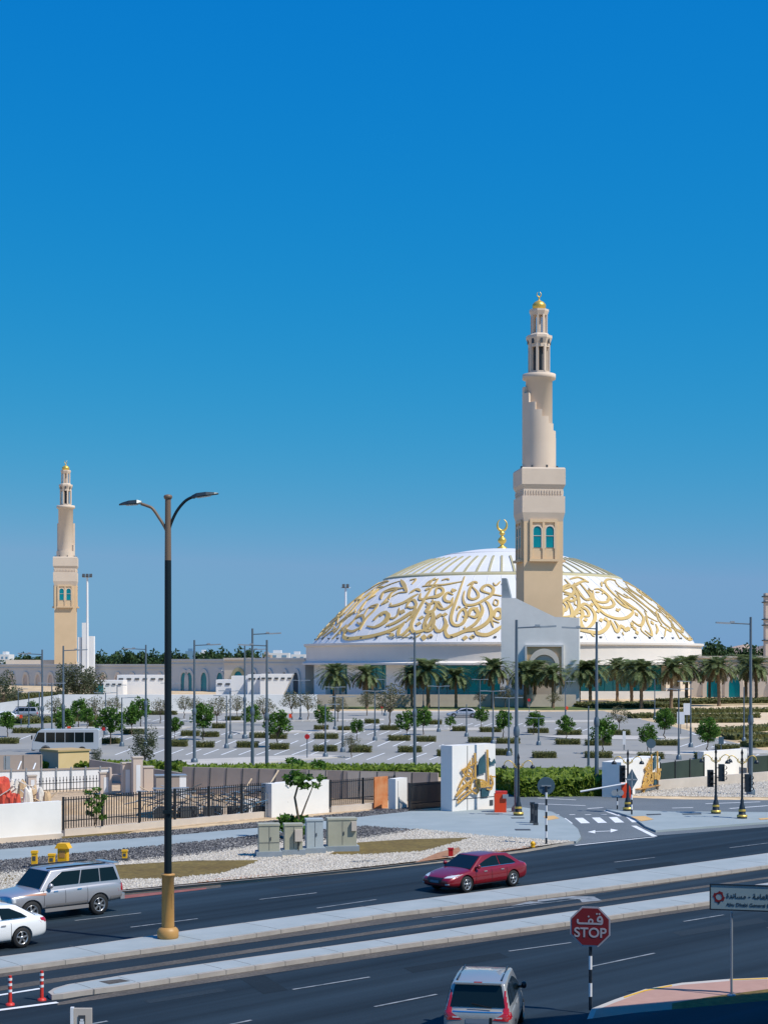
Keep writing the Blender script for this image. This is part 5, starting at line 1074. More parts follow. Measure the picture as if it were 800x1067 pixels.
# utility cabinets
def cabinet(x0, x1, yt, yb, m, label, dep=.7, plinth=(.1, .25), extra=None):
    s_ = S(yb); r = empty('utility_cabinet', G((x0+x1)/2, yb, .12)+Vector((0, .2, 0)), R(9), label, 'utility cabinet', 'utility cabinets on the gravel'); W = (x1-x0)/s_*.5*.84; h = (yb-yt)/s_
    part('plinth', MB().bx(-W-.13, W+.13, -dep/2-.12, dep/2+.12, 0, .26), M['plinth'], r); b = part('body', MB().bx(-W, W, -dep/2, dep/2, .26, h-.09), M[m], r); part('lid', MB().bx(-W-.03, W+.03, -dep/2-.03, dep/2+.03, h-.09, h), M[m], r)
    mb = MB(); mb.bx(-.012, .012, -dep/2-.006, -dep/2, .32, h-.15); mb.bx(.05, .09, -dep/2-.03, -dep/2, h*.5, h*.5+.16); 
    if extra == 'split': mb.bx(-W, W, -dep/2-.007, -dep/2-.001, h*.42, h*.42+.03)
    part('door_seam', mb, M['darkgrey'], b)
    if extra == 'meter': part('meter_box', MB().bx(W*.1, W*.95, -dep/2-.2, -dep/2, h*.45, h*.82), M['beige'], r); part('cable', MB().tube([(W*.5, -dep/2-.1, .2), (W*.5, -dep/2-.1, h*.45)], .03, 6), M['blackmat'], r)
    if extra == 'side': part('meter_box', MB().bx(W*.62, W*.98, -dep/2-.15, -dep/2, h*.62, h*.9), M['beige'], r)
cabinet(267, 292, 859, 893, 'olive', 'olive utility cabinet farthest left, split into two tiers', extra='split'); cabinet(294, 316, 859, 891, 'olive', 'narrow olive cabinet with a small meter box on its front', extra='meter'); cabinet(317, 337, 854, 889, 'cabblue', 'bluish grey utility cabinet between the olive ones', dep=.8); cabinet(338, 373, 853, 887, 'olive', 'widest olive cabinet, at the right end of the row', dep=.8, extra='side')
# ================================================================== WALLS, FENCES, BUILDING SITE
def seg(a, b):
    d = b-a; return (a+b)/2, d.length, math.atan2(d.y, d.x)
def wall(name, a, b, h, th, m, label, cat='wall', cap=None, foot=None):
    c, L, rz = seg(a, b); r = empty(name, a, rz, label, cat); part('wall', MB().bx(0, L, 0, th, 0, h), m, r)
    if cap: part('coping', MB().bx(-.04, L+.04, -.05, th+.05, h, h+.08), cap, r)
    if foot: part('footing', MB().bx(-.05, L+.05, -.12, -.003, 0, .28), foot, r)
    return r, L
wall('boundary_wall', G(-60, 884), G(64, 874), 2.0, .35, M['whitewall'], 'long blank white wall at the left edge below the heap of sacks', foot=M['beige'])
def picket(name, a, b, h, label, plinth=.36, step=.17, m=None, thick=.042, posts=2.4, spear=False, cat='fence', rails=(.25, .9)):
    c, L, rz = seg(a, b); r = empty(name, a, rz, label, cat); m = m or M['fence']; mb = MB(); n = int(L/step)
    for i in range(n+1):
        x = i*L/n; mb.bx(x-thick/2, x+thick/2, -thick/2, thick/2, plinth+.06, plinth+h)
        if spear: mb.box((x, 0, plinth+h-.25), (.09, .05, .09), ry=.78)
    part('pickets', mb, m, r); mb = MB()
    for f in rails: mb.bx(0, L, -.02, .02, plinth+h*f, plinth+h*f+.05)
    part('rails', mb, m, r); k = max(1, round(L/posts))
    for i in range(k+1): part('post', MB().bx(i*L/k-.05, i*L/k+.05, -.05, .05, plinth, plinth+h+.03), m, r)
    if plinth > .1: part('plinth', MB().bx(0, L, -.13, .13, 0, plinth), M['beige'], r)
picket('metal_fence', G(66, 872), G(285, 851), 1.75, 'black picket fence beside the long white wall, passing behind the street lamp')
wall('boundary_wall', G(283, 852.5), G(343, 847), 2.05, .9, M['whitewall'], 'white wall block behind the utility cabinets and the small green tree')
picket('metal_fence', G(344, 847), G(411, 841), 1.65, 'black picket fence right of the white wall block, with the rusty panel behind it')
r_, _ = wall('gate_pier', G(412, 846), G(424, 844), 2.05, .5, M['whitewall'], 'narrow white pier between the two right picket fences')
part('groove', MB().bx(.3, .34, -.006, 0, .1, 1.9), M['darkgrey'], r_)
picket('metal_gate', G(426, 846), G(462, 843), 1.75, 'dark close barred gate left of the tall gold lettered wall', plinth=.03, step=.1, thick=.05, cat='gate')
def sculpture(parent, X, Z, k):
    """gold calligraphic strokes and teal shapes standing off the wall face; X, Z map the enlarged photograph to metres on the wall"""
    mb = MB()
    def s_(pts, wd, y=-.1, n=5):
        wd = wd*.78
        P = smooth_pts([(X(a), 0, Z(b, a)) for a, b in pts], n); L = len(P)
        for i in range(L-1):
            a, b = P[i], P[i+1]; d = (b-a).normalized(); q = Vector((-d.z, 0, d.x))*wd*k/2; e = d*wd*k*.15; o = Vector((0, y-.002*(i % 3), 0)); wd_ = wd
            mb.slab([a-q-e+o, b-q+e+o, b+q+e+o, a+q-e+o], (0, -1, 0), .07)
    s_([(378, 200), (380, 300), (380, 470)], 2.4); s_([(508, 160), (512, 350), (520, 530)], 2.3)
    s_([(185, 650), (260, 570), (345, 470)], 1.6); s_([(200, 720), (280, 650), (350, 590)], 1.6); s_([(190, 630), (240, 560), (330, 490)], 1.2); s_([(205, 700), (215, 660), (290, 600)], 1.2)
    s_([(250, 380), (280, 430), (330, 440), (350, 380), (300, 350), (255, 400)], 1.6); s_([(330, 290), (300, 350), (290, 420), (250, 480), (215, 560)], 1.8); s_([(290, 400), (340, 420), (350, 480), (330, 560), (350, 600)], 1.8)
    s_([(350, 600), (390, 620), (415, 590), (400, 560), (360, 570)], 1.8); s_([(350, 460), (400, 470), (440, 480)], 1.6); s_([(395, 520), (400, 490), (450, 480), (500, 510), (490, 540), (430, 545), (395, 530)], 2.4); s_([(400, 530), (470, 530), (550, 535), (565, 500), (540, 430)], 2.4)
    s_([(420, 512), (480, 515)], 4.0); s_([(560, 440), (590, 440)], 1.8); s_([(500, 570), (545, 575), (560, 540)], 1.6); s_([(350, 250), (352, 330)], 1.2); s_([(240, 380), (330, 330), (400, 290)], 1.3); s_([(270, 480), (300, 520), (330, 530)], 1.4); s_([(250, 560), (290, 540), (320, 560), (300, 600)], 1.2)
    part('gold_lettering', mb, M['gold_sculpt'], parent); mb = MB()
    for P in ([(400, 340), (425, 300), (440, 250), (465, 225), (482, 205), (492, 300), (490, 400), (440, 415), (395, 440)], [(532, 270), (560, 290), (590, 250), (603, 300), (575, 305), (535, 325)], [(450, 570), (528, 575), (528, 645), (452, 655)], [(530, 240), (545, 255), (535, 275)]):
        mb.slab([(X(a), -.05, Z(b, a)) for a, b in P], (0, -1, 0), .06)
    part('teal_shapes', mb, M['teal_sc'], parent)
M['gold_sculpt'] = mat('gold_sculpture', (.50, .27, .06), .5, (.66, .40, .10), 1.5, metal=.1); M['teal_sc'] = mat('dark_teal_panel', (.015, .06, .085), .6, (.03, .10, .13), 2)
a, b = G(471, 848), G(516, 844); c, L, rz = seg(a, b); r = empty('gold_lettered_wall', a, rz, 'tall white gate wall with large gold lettering and teal shapes, left of the junction', 'gate wall')
part('wall', MB().bx(0, L, 0, 1.0, 0, 4.2), M['whitewall'], r); part('joints', MB().bx(L*.34, L*.34+.05, -.006, 0, .1, 4.15).bx(0, L, -.007, 0, .82, .87), M['darkgrey'], r)
sculpture(r, lambda x: ((x-160)/10)/45*L, lambda y, x: ((8.25-(x-160)*.009)-(y)/10+74.7)/16.6*1.0, 1/16.6*1.15)
part('vent', MB().bx(L*.86, L*.94, -.03, 0, .3, .65), M['darkgrey'], r)
a, b = G(647, 831.5), G(687, 823); c, L, rz = seg(a, b); r = empty('gold_lettered_wall', a, rz, 'low white gate wall with gold lettering at its right end, behind the ornate lamp', 'gate wall')
part('wall', MB().bx(0, L, 0, 1.4, 0, 2.45), M['whitewall'], r)
gx = lambda x: L*.50+((x-190)/410)*L*.50
sculpture(r, gx, lambda y, x: (710-y)/560*2.75+.15, .115)
part('shelf', MB().bx(L*.35, L*.98, -.3, 0, .35, .42), M['ochre'], r)
wall('boundary_wall', G(733, 812), G(778, 808), 2.2, .6, M['whitewall'], 'plain white wall block between green netting, left of the ornate lamps')
wall('low_wall', G(686, 824), G(900, 806), .75, .3, M['beige'], 'low beige wall running right above the white gravel')
def net(a, b, h, label):
    c, L, rz = seg(a, b); r = empty('netted_fence', a, rz, label, 'fence'); part('net', MB().bx(0, L, 0, .04, .1, h), M['greennet'], r); k = max(1, round(L/3))
    for i in range(k+1): part('post', MB().bx(i*L/k-.05, i*L/k+.05, -.07, -.003, 0, h+.1), M['fence'], r)
net(G(687, 820), G(733, 813), 1.75, 'dark green netting fence right of the low gold lettered wall'); net(G(779, 809), G(900, 800), 1.6, 'dark netting fence at the right edge behind the lamps')
# precast wall behind the building site
r, L = wall('concrete_wall', G(190, 828), G(456, 836), 1.95, .2, M['brownwall'], 'brown precast panel wall below the long bright green hedge'); mb = MB(); x = .9
while x < L: mb.box((x, -.015, 1.0), (.06, .03, 1.9), ry=.06); x += 1.25
part('panel_gaps', mb, M['darkgrey'], r); part('pale_panels', MB().bx(L*.5, L*.58, -.02, -.002, .1, 1.9).bx(L*.66, L*.9, -.02, -.002, .1, 1.9), M['beige'], r)
r, L = wall('concrete_wall', G(-40, 812), G(44, 811), 1.9, .2, M['brownwall'], 'brown precast panel wall left of the tan cabin'); mb = MB(); x = .6
while x < L: mb.bx(x, x+.06, -.02, -.002, .05, 1.85); x += 1.4
part('panel_gaps', mb, M['darkgrey'], r); part('pale_panel', MB().bx(L*.52, L*.6, -.02, -.003, .1, 1.8), M['plinth'], r)
r, L = wall('concrete_wall', G(93, 811), G(190, 828), 1.5, .2, M['brownwall'], 'brown precast wall stretch right of the tan cabin')
for x0, x1 in ((6, 20), (28, 41), (150, 160)):
    pass
for i, (p, q, lab) in enumerate((((10, 824), (22, 797), 'left white prop leaning on the brown wall'), ((27, 822), (37, 799), 'right white prop leaning on the brown wall'), ((240, 848), (262, 815), 'long pale prop leaning behind the black fence'), ((262, 850), (290, 806), 'longest pale prop leaning on the precast wall'), ((276, 849), (292, 830), 'short pale prop behind the white wall block'))):
    a = G(*p); b = G(q[0], p[1]-4); h = (p[1]-q[1])/S(p[1]); r = empty('wall_prop', a, 0, lab, 'prop'); d = b-a; part('pole', MB().tube([(0, 0, .05), (d.x, d.y, h)], .06, 6), M['wood'] if i > 1 else M['signwhite'], r); part('foot_plate', MB().bx(-.15, .15, -.15, .15, 0, .05), M['steel'], r)
r, L = wall('rusty_panel', G(390, 843.5), G(404, 842), 2.05, .08, M['rust'], 'orange rusty panel behind the black picket fence')
# tan cabin
a, b = G(61, 803), G(93, 801.5); c, L, rz = seg(a, b); r = empty('site_cabin', a, rz, 'tan site cabin in front of the minibus', 'cabin'); dp = 3.2
part('walls', MB().bx(0, L, 0, dp, 0, 1.6), M['cabin'], r); part('side_cladding', MB().bx(-.03, -.002, 0, dp, 0, 1.6), M['brownwall'], r); part('roof', MB().bx(-.1, L+.1, -.1, dp+.1, 1.6, 1.75), M['cabindark'], r)
# white panel fence and pillars
a, b = G(-40, 827), G(116, 822); c, L, rz = seg(a, b); r = empty('panel_fence', a, rz, 'white panel fence with a brown cap rail behind the black spear pickets', 'fence')
part('panels', MB().bx(0, L, 0, .06, 0, 1.5), M['white'], r); part('cap_rail', MB().bx(0, L, -.06, .1, 1.5, 1.6), M['brownwall'], r); n = 10
for i in range(n): part('post', MB().bx(i*L/n+.2, i*L/n+.3, -.08, -.002, 0, 1.7), M['steel'], r)
picket('metal_fence', G(-40, 833), G(104, 825), 1.15, 'thin black spear topped pickets in front of the white panels', plinth=.05, step=.26, thick=.035, spear=True, posts=5, rails=(.2, .6))
def pillar(x0, x1, yt, yb, label, niche=True):
    s_ = S(yb); W = (x1-x0)/s_/2; h = (yb-yt)/s_; r = empty('gate_pillar', G((x0+x1)/2, yb), R(20), label, 'pillar'); part('shaft', MB().bx(-W, W, -.3, .4, 0, h), M['pink'], r); part('cap', MB().bx(-W-.05, W+.05, -.35, .45, h, h+.1), M['beige'], r)
    if niche: part('niche_panel', MB().bx(-W*.4, W*.5, -.32, -.302, h*.1, h*.82), M['signwhite'], r)
pillar(29, 37.5, 809, 829, 'short stone pillar left among the spear pickets'); pillar(104, 115, 806, 828, 'stone pillar at the right end of the spear pickets'); pillar(127, 137, 796, 829, 'tall stone pillar with a white slot, left one of the pair'); pillar(138, 148, 790, 830, 'tallest stone pillar with a white slot, right one of the pair')
pillar(149, 159, 800, 828, 'plain pinkish block right of the tallest stone pillar', False)
r = empty('gate_booth', G(121, 828), R(20), 'small stone frame stack between the stone pillars', 'stone frame')
for k in range(3): part('frame', MB().bx(-.5, .5, -.3, .3, .1+k*.6, .22+k*.6).bx(-.5, -.36, -.3, .3, .22+k*.6, .7+k*.6).bx(.36, .5, -.3, .3, .22+k*.6, .7+k*.6), M['pink'], r)
r = empty('site_container', G(182, 832), R(12), 'brown container with one white end, left of the precast wall behind the street lamp', 'container'); part('body', MB().bx(-1.3, .3, -.5, .8, 0, 1.5), M['brownwall'], r); part('white_end', MB().bx(.3, .75, -.5, .8, 0, 1.55), M['white'], r); part('roof', MB().bx(-1.35, .8, -.55, .85, 1.55, 1.62), M['steel'], r)
# sand heaps, heap of sacks, scaffolding
from mathutils import noise as _nz
def heap(name, c, rx, ry, h, m, label, seed, cat='heap', rough=.35):
    mb = MB(); nr, na = 10, 28; vs = [(0, 0, h)]
    for i in range(1, nr+1):
        for k in range(na):
            a = 2*math.pi*k/na; f = i/nr; n_ = _nz.noise(Vector((math.cos(a)*f*2.2+seed, math.sin(a)*f*2.2, seed*.7))); vs.append((rx*f*math.cos(a)*(1+.15*n_), ry*f*math.sin(a)*(1+.15*n_), max(-.02, h*(1-f**1.4)*(1+rough*3*n_))-.02*f))
    fs = [(0, 1+k, 1+(k+1) % na) for k in range(na)]+[(1+(i-1)*na+k, 1+i*na+k, 1+i*na+(k+1) % na, 1+(i-1)*na+(k+1) % na) for i in range(1, nr) for k in range(na)]
    mb.add(vs, fs, True); o = mb.build(name, m); o.location = c; return tag(o, label, cat)
M['heap'] = mat('loose_sand', (.44, .30, .17), .95, (.60, .44, .28), 1.2, 6, bump=.6, bscale=5)
heap('sand_heap', G(88, 846), 4.0, 2.2, .75, M['heap'], 'sand heap behind the slender green tree', 1); heap('sand_heap', G(128, 842), 3.2, 2.0, .8, M['heap'], 'sand heap in front of the tallest stone pillars', 2); heap('sand_heap', G(180, 850), 3.2, 1.2, .35, M['heap'], 'flat dirt heap behind the street lamp', 4)
rnd = random.Random(11)
def drape(x, yb, yt, wpx, m, label, seed):
    s_ = S(yb); h = (yb-yt)/s_; w_ = wpx/s_/2; rr = random.Random(seed); mb = MB(); na = 20; vs = []
    for i in range(7):
        f = i/6; r0 = w_*(.55+.55*f**.6)*(1 if i else .6)
        for k in range(na): a = 2*math.pi*k/na; fold = 1+.22*f*math.sin(a*5+seed)+rr.uniform(-.04, .04); vs.append((r0*fold*math.cos(a)+(1-f)*rr.uniform(-.01, .01), r0*fold*math.sin(a), h*(1-f**1.7)*(1+.08*math.sin(a*2+seed))))
    mb.add(vs, [(i*na+k, i*na+(k+1) % na, (i+1)*na+(k+1) % na, (i+1)*na+k) for i in range(6) for k in range(na)]+[tuple(range(na))], False)
    o = mb.build('draped_sack', m); o.location = G(x, yb); return tag(o, label, 'sack', 'sacks and tarpaulins heaped behind the white wall')
for a_ in ((2, 850, 812, 18, M['clothred'], 'big red tarpaulin at the left edge of the sack heap', 1), (12, 853, 828, 14, M['clothred'], 'low red tarpaulin fold just above the white wall', 2), (11, 849, 814, 10, M['cloth'], 'white sack right behind the red tarpaulins', 3), (17, 848, 814, 8, M['cloth'], 'white narrow sack in the middle of the heap', 4), (23.5, 848, 815, 11, M['clothtan'], 'tan topped sack in the middle of the heap', 5), (29, 853, 822, 10, M['cloth'], 'white sack fold close above the white wall', 6), (34, 848, 820, 10, M['clothtan'], 'tan sack right of the middle of the heap', 7), (-12, 850, 812, 16, M['cloth'], 'white sack cut by the left edge', 8), (18, 855, 829, 8, M['clothred'], 'small red fold beside the low red tarpaulin', 9), (42, 849, 822, 9, M['cloth'], 'white sack near the right end of the heap', 10), (49, 850, 826, 9, M['clothtan'], 'small tan sack at the right end of the heap', 12)): drape(*a_)
def lumber(x0, y0, x1, y1, n, label, m, seed, hh=.6, ln=2.0):
    rr = random.Random(seed); c = G((x0+x1)/2, y0); r = empty('plank_pile', c, 0, label, 'plank pile'); W = (x1-x0)/S(y0)/2
    for k in range(n): part('plank', MB().box((rr.uniform(-W, W), rr.uniform(-.8, .8), rr.uniform(.08, hh)), (ln*rr.uniform(.5, 1), .14, .05), rz=rr.uniform(-.9, .9), ry=rr.uniform(-.25, .25)*(4 if hh > 1 else 1)), m, r)
lumber(2, 850, 30, 0, 14, 'mixed white boards poking out among the red tarpaulins', M['cloth'], 13, 1.9, 1.5)
lumber(28, 849, 52, 0, 12, 'tan and white boards on the right half of the sack heap', M['clothtan'], 14, 1.5, 1.3)
lumber(42, 846, 62, 0, 7, 'loose white and tan boards right of the sack heap', M['wood'], 3, .9, 1.6)
r = empty('scaffold_stack', G(222, 852), R(8), 'jumble of grey scaffold tubes and decks behind the black picket fence', 'scaffolding'); rnd = random.Random(21)
for k in range(6):
    x = -3.6+k*1.35; part('trestle', MB().tube([(x, -.6, 0), (x, -.6, 1.5)], .04, 6).tube([(x+.9, .6, 0), (x+.9, .6, 1.5)], .04, 6).tube([(x, -.6, 1.4), (x+.9, .6, 1.4)], .035, 6).tube([(x, -.6, .5), (x+.9, .6, 1.2)], .03, 6), M['steel'], r)
for k in range(9): part('deck', MB().box((rnd.uniform(-3.4, 3.6), rnd.uniform(-.6, .6), 1.5+.06*k*.7), (rnd.uniform(1.5, 3), .35, .05), rz=rnd.uniform(-.3, .3), ry=rnd.uniform(-.06, .06)), M['steel'], r)
for k in range(60):
    p = Vector((rnd.uniform(-4.6, 4.2), rnd.uniform(-.8, .8), rnd.uniform(.1, 1.75))); d = Vector((rnd.uniform(-1, 1), rnd.uniform(-.4, .4), rnd.uniform(-.35, .35))); part('tube', MB().tube([p-d, p+d], .03, 6), (M['farblue'], M['darkgrey'], M['wood'], M['steel'])[k % 4], r)
for k in range(5): part('bundle', MB().box((-3+k*1.5, .1, .35), (1.1, .9, .6), rz=rnd.uniform(-.3, .3)), M['darkgrey'], r)
lumber(160, 846, 185, 0, 6, 'short planks left of the scaffold tubes', M['wood'], 8, .9, 1.8)
wall('stacked_slab', G(254, 849), G(270, 848), .9, .5, M['white'], 'small white slab stack behind the right end of the black fence', 'slab')
# ================================================================== VEHICLES
def carpaint(name, c, metal=.3, rough=.32): return mat(name, c, rough, metal=metal, coat=.8)
M['p_red'] = carpaint('paint_red', (.20, .002, .009), .1); M['p_silver'] = carpaint('paint_silver', (.42, .42, .45), .45); M['p_white'] = carpaint('paint_white', (.76, .77, .78), 0); M['p_bus'] = carpaint('paint_bus', (.46, .49, .53), .1); M['p_grey'] = carpaint('paint_pale_grey', (.36, .37, .37), .35)
M['chrome'] = mat('chrome', (.7, .72, .74), .18, metal=1); M['rim'] = mat('alloy_rim', (.55, .56, .58), .28, metal=.8); M['taillamp'] = mat('tail_lamp', (.42, .008, .015), .15, coat=1); M['headlamp'] = mat('head_lamp', (.6, .62, .64), .12, coat=1); M['blackgloss'] = mat('black_trim', (.012, .013, .016), .35); M['plate'] = mat('number_plate', (.16, .20, .25), .5); M['skirt'] = mat('lower_cladding', (.22, .21, .21), .5)
M['stripe'] = mat('side_stripe', (.45, .22, .15), .5)
def make_car(name, label, cat, loc, heading, paint, q):
    r = empty(name, loc, heading, label, cat); L, W = q['L'], q['W']/2; x0 = -L/2
    mb = MB(); rings = []
    for f, zl, zt, wf in q['st']:
        w_ = W*wf; h = zt-zl; c_ = q.get('crown', .03)
        half = [(0, zl), (w_*.80, zl), (w_*.97, zl+.10*h+.02), (w_, zl+.45*h), (w_*.985, zl+.80*h), (w_*.90, zt), (w_*.45, zt+c_), (0, zt+c_*1.2)]
        rings.append([(x0+f*L, y, z) for y, z in half]+[(x0+f*L, -y, z) for y, z in half[-2:0:-1]])
    n = len(rings[0]); vs = [v for g_ in rings for v in g_]
    mb.add(vs, [(i*n+k, i*n+(k+1) % n, (i+1)*n+(k+1) % n, (i+1)*n+k) for i in range(len(rings)-1) for k in range(n)]+[tuple(range(n)), tuple(range((len(rings)-1)*n, len(rings)*n))], True)
    body = part('body', mb, paint, r); sb_ = body.modifiers.new('s', 'SUBSURF'); sb_.levels = 2; sb_.render_levels = 2
    wx = (x0+q['ro'], x0+q['ro']+q['wb']); rw = q['rw']; cm = MB()
    for x in wx:
        for sg in (-1, 1): cm.lathe([(.001, W*sg-.30*sg), (rw+.065, W*sg-.30*sg), (rw+.065, W*sg+.25*sg), (.001, W*sg+.25*sg)], 28, c=(x, 0, rw), axis='y')
    cut = cm.build('cutter', M['blackmat'], r); bpy.context.view_layer.update(); bo = body.modifiers.new('b', 'BOOLEAN'); bo.operation = 'DIFFERENCE'; bo.object = cut; bo.solver = 'EXACT'
    bake(body); bpy.data.objects.remove(cut); body.data.set_sharp_from_angle(angle=R(32)); body.data.materials.clear(); body.data.materials.append(paint)
    # cabin
    xb0, xb1, xr0, xr1 = [x0+v*L for v in q['gh']]; zb, zr = q['zb'], q['zr']; wb_, wr = W*q['wb_'], W*q['wr']; zb2 = zb-.08
    gb = MB(); nn = 6; P = []
    for i in range(nn+1):      # roof crown profile across
        t = -1+2*i/nn; P.append((t, .05*(1-t*t)))
    cols = []
    for X_b, X_r in ((xb0, xr0), (xb1, xr1)): cols.append((X_b, X_r))
    mid = (xr0+xr1)/2
    ring = lambda xb, xr, cr: [(xb, -wb_, zb2)]+[(xr, wr*t, zr+cr) for t, dz_ in P]+[(xb, wb_, zb2)]
    R0 = ring(xb0, xr0, 0); Rm = [(mid, p[1], p[2]+(.035+P[j-1][1] if j not in (0, nn+2) else 0)) for j, p in enumerate(R0)]; Rm[0] = ((xb0+xb1)/2, -wb_, zb2); Rm[-1] = ((xb0+xb1)/2, wb_, zb2); R1 = ring(xb1, xr1, 0); m_ = nn+3
    gb.add(R0+Rm+R1, [(i*m_+k, i*m_+k+1, (i+1)*m_+k+1, (i+1)*m_+k) for i in range(2) for k in range(m_-1)]+[tuple(range(m_)), tuple(range(2*m_, 3*m_))])
    cab = part('cabin', gb, paint, r); bv = cab.modifiers.new('b', 'BEVEL'); bv.width = .05; bv.segments = 3; bv.limit_method = 'ANGLE'; bv.angle_limit = R(25); bake(cab)
    for p_ in cab.data.polygons: p_.use_smooth = True
    from mathutils.bvhtree import BVHTree
    bt = []
    for ob in (body, cab): bt.append(BVHTree.FromPolygons([v.co for v in ob.data.vertices], [tuple(f.vertices) for f in ob.data.polygons]))
    def patch(nm, mk_, ax, sg, quad, nu=8, nv=4, off=.009):
        vs = []; C4 = [Vector((a, b)) for a, b in quad]
        for i in range(nu+1):
            for j in range(nv+1):
                u_ = i/nu; v_ = j/nv; c2 = C4[0].lerp(C4[1], u_).lerp(C4[3].lerp(C4[2], u_), v_)
                o_, d_ = (Vector((6*sg, c2.x, c2.y)), Vector((-sg, 0, 0))) if ax == 'x' else (Vector((c2.x, 6*sg, c2.y)), Vector((0, -sg, 0)))
                best = None
                for t_ in bt:
                    hit = t_.ray_cast(o_, d_)
                    if hit[0] is not None and (best is None or hit[3] < best[3]): best = hit
                vs.append(best[0]-d_*off if best else None)
        fs = [f for f in [(i*(nv+1)+j, (i+1)*(nv+1)+j, (i+1)*(nv+1)+j+1, i*(nv+1)+j+1) for i in range(nu) for j in range(nv)] if all(vs[k] is not None for k in f) and max((vs[k]-vs[f[0]]).length for k in f) < .35]
        if not fs: return
        pb = MB(); pb.add([v if v is not None else Vector((0, 0, 0)) for v in vs], fs, True)
        used = set(k for f in fs for k in f); mp_ = {k: i for i, k in enumerate(sorted(used))}; pb.v = [tuple(vs[k]) for k in sorted(used)]; pb.f = [[mp_[k] for k in f] for f in fs]
        return part(nm, pb, M[mk_], r)
    for x in q['handles']: q_h = x0+x*L; [patch('door_handle', 'chrome' if q.get('chrome') else 'skirt', 'y', s3, [(q_h-.09, q['hz']-.018), (q_h+.09, q['hz']-.018), (q_h+.09, q['hz']+.018), (q_h-.09, q['hz']+.018)], 2, 2, .03) for s3 in (1, -1)]
    for x in q['seams']: q_h = x0+x*L; [patch('door_seam', 'blackgloss', 'y', s3, [(q_h-.007, .36), (q_h+.007, .36), (q_h+.007, q['zb']-.05), (q_h-.007, q['zb']-.05)], 1, 8, .006) for s3 in (1, -1)]
    for nm, mk_, ax, sg, quad in q['patch']:
        for s2_ in ((1, -1) if ax == 'y' else (1,)):
            patch(nm, mk_, ax, sg*s2_ if ax == 'y' else sg, quad)
        if ax == 'x' and quad[0][0] > .05: patch(nm, mk_, ax, sg, [(-a, b) for a, b in quad])
    def sp(f, g_, sg):
        b = Vector((xb0+(xb1-xb0)*f, wb_*sg, zb2)); t = Vector((xr0+(xr1-xr0)*f, wr*sg, zr)); return b.lerp(t, g_)
    for sg in (-1, 1):
        nv = Vector((0, sg, .25)).normalized()
        for poly in q['win']: wn = part('side_window', MB().slab([sp(f, g_, sg)+nv*.008 for f, g_ in poly], nv, .012), M['carglass'], r)
        mr = part('mirror', MB().lathe([(.01, -.07), (.07, -.06), (.10, 0), (.07, .06), (.01, .07)], 10, c=(xb1-q.get('mx', .32), sg*(W+.03), zb+.09), axis='y').box((xb1-q.get('mx', .32), sg*(W-.05), zb+.05), (.09, .14, .07)), q.get('mirror', paint), r)
        hd = MB(); dl = MB()
        if q.get('skirt'): part('side_step', MB().bx(wx[0]+rw+.12, wx[1]-rw-.12, sg*W-.02 if sg > 0 else -W-.05, sg*W+.05 if sg > 0 else -W+.02, .34, .46), M['skirt'], r)
    def endglass(xb, xr, sgn, name_, g0, g1, ins=.93):
        P = []
        for g_, s_ in ((g0, -1), (g0, 1), (g1, 1), (g1, -1)):
            x = xb+(xr-xb)*g_; y = (wb_+(wr-wb_)*g_)*s_*ins; z = zb2+(zr-zb2)*g_; P.append(Vector((x, y, z)))
        nv = (P[1]-P[0]).cross(P[3]-P[0]).normalized(); nv = nv if nv.x*sgn > 0 else -nv
        return part(name_, MB().slab([p+nv*.008 for p in P], nv, .012), M['carglass'], r)
    endglass(xb1, xr1, 1, 'windshield', .12, .93); endglass(xb0, xr0, -1, 'rear_window', q.get('rg', .2), .92, q.get('ri', .88))
    for x in wx:
        for sg in (-1, 1):
            c = (x, sg*(W-.12), rw); wl = part('wheel', MB().lathe([(rw*.62, -.10), (rw*.95, -.11), (rw, -.07), (rw, .07), (rw*.95, .11), (rw*.62, .10)], 28, c=c, axis='y'), M['blackmat'], r)
            rm_ = MB().lathe([(.01, .02*sg), (rw*.60, .02*sg), (rw*.66, .10*sg), (rw*.60, .108*sg), (rw*.58, .04*sg)], 24, c=c, axis='y')
            part('rim_well', MB().lathe([(.01, .03*sg), (rw*.6, .03*sg)], 20, c=c, axis='y'), M['blackmat'], wl)
            sk = MB().lathe([(rw*.59, .03*sg), (rw*.66, .10*sg), (rw*.62, .112*sg), (rw*.57, .05*sg)], 24, c=c, axis='y')
            for k in range(q.get('sp', 5)):
                a = 2*math.pi*k/q.get('sp', 5)+.3; sk.box((c[0]+rw*.32*math.cos(a), c[1]+.075*sg, c[2]+rw*.32*math.sin(a)), (rw*.58, .035, rw*.17), ry=-a)
            sk.lathe([(.01, .105*sg), (.06, .10*sg), (.07, .05*sg)], 10, c=c, axis='y'); part('rim', sk, M['rim'], wl)
    for nm, m_k, items in q['extra']:
        for it in items: part(nm, MB().box(*it[:2], **(it[2] if len(it) > 2 else {})), M[m_k], r)
    return r
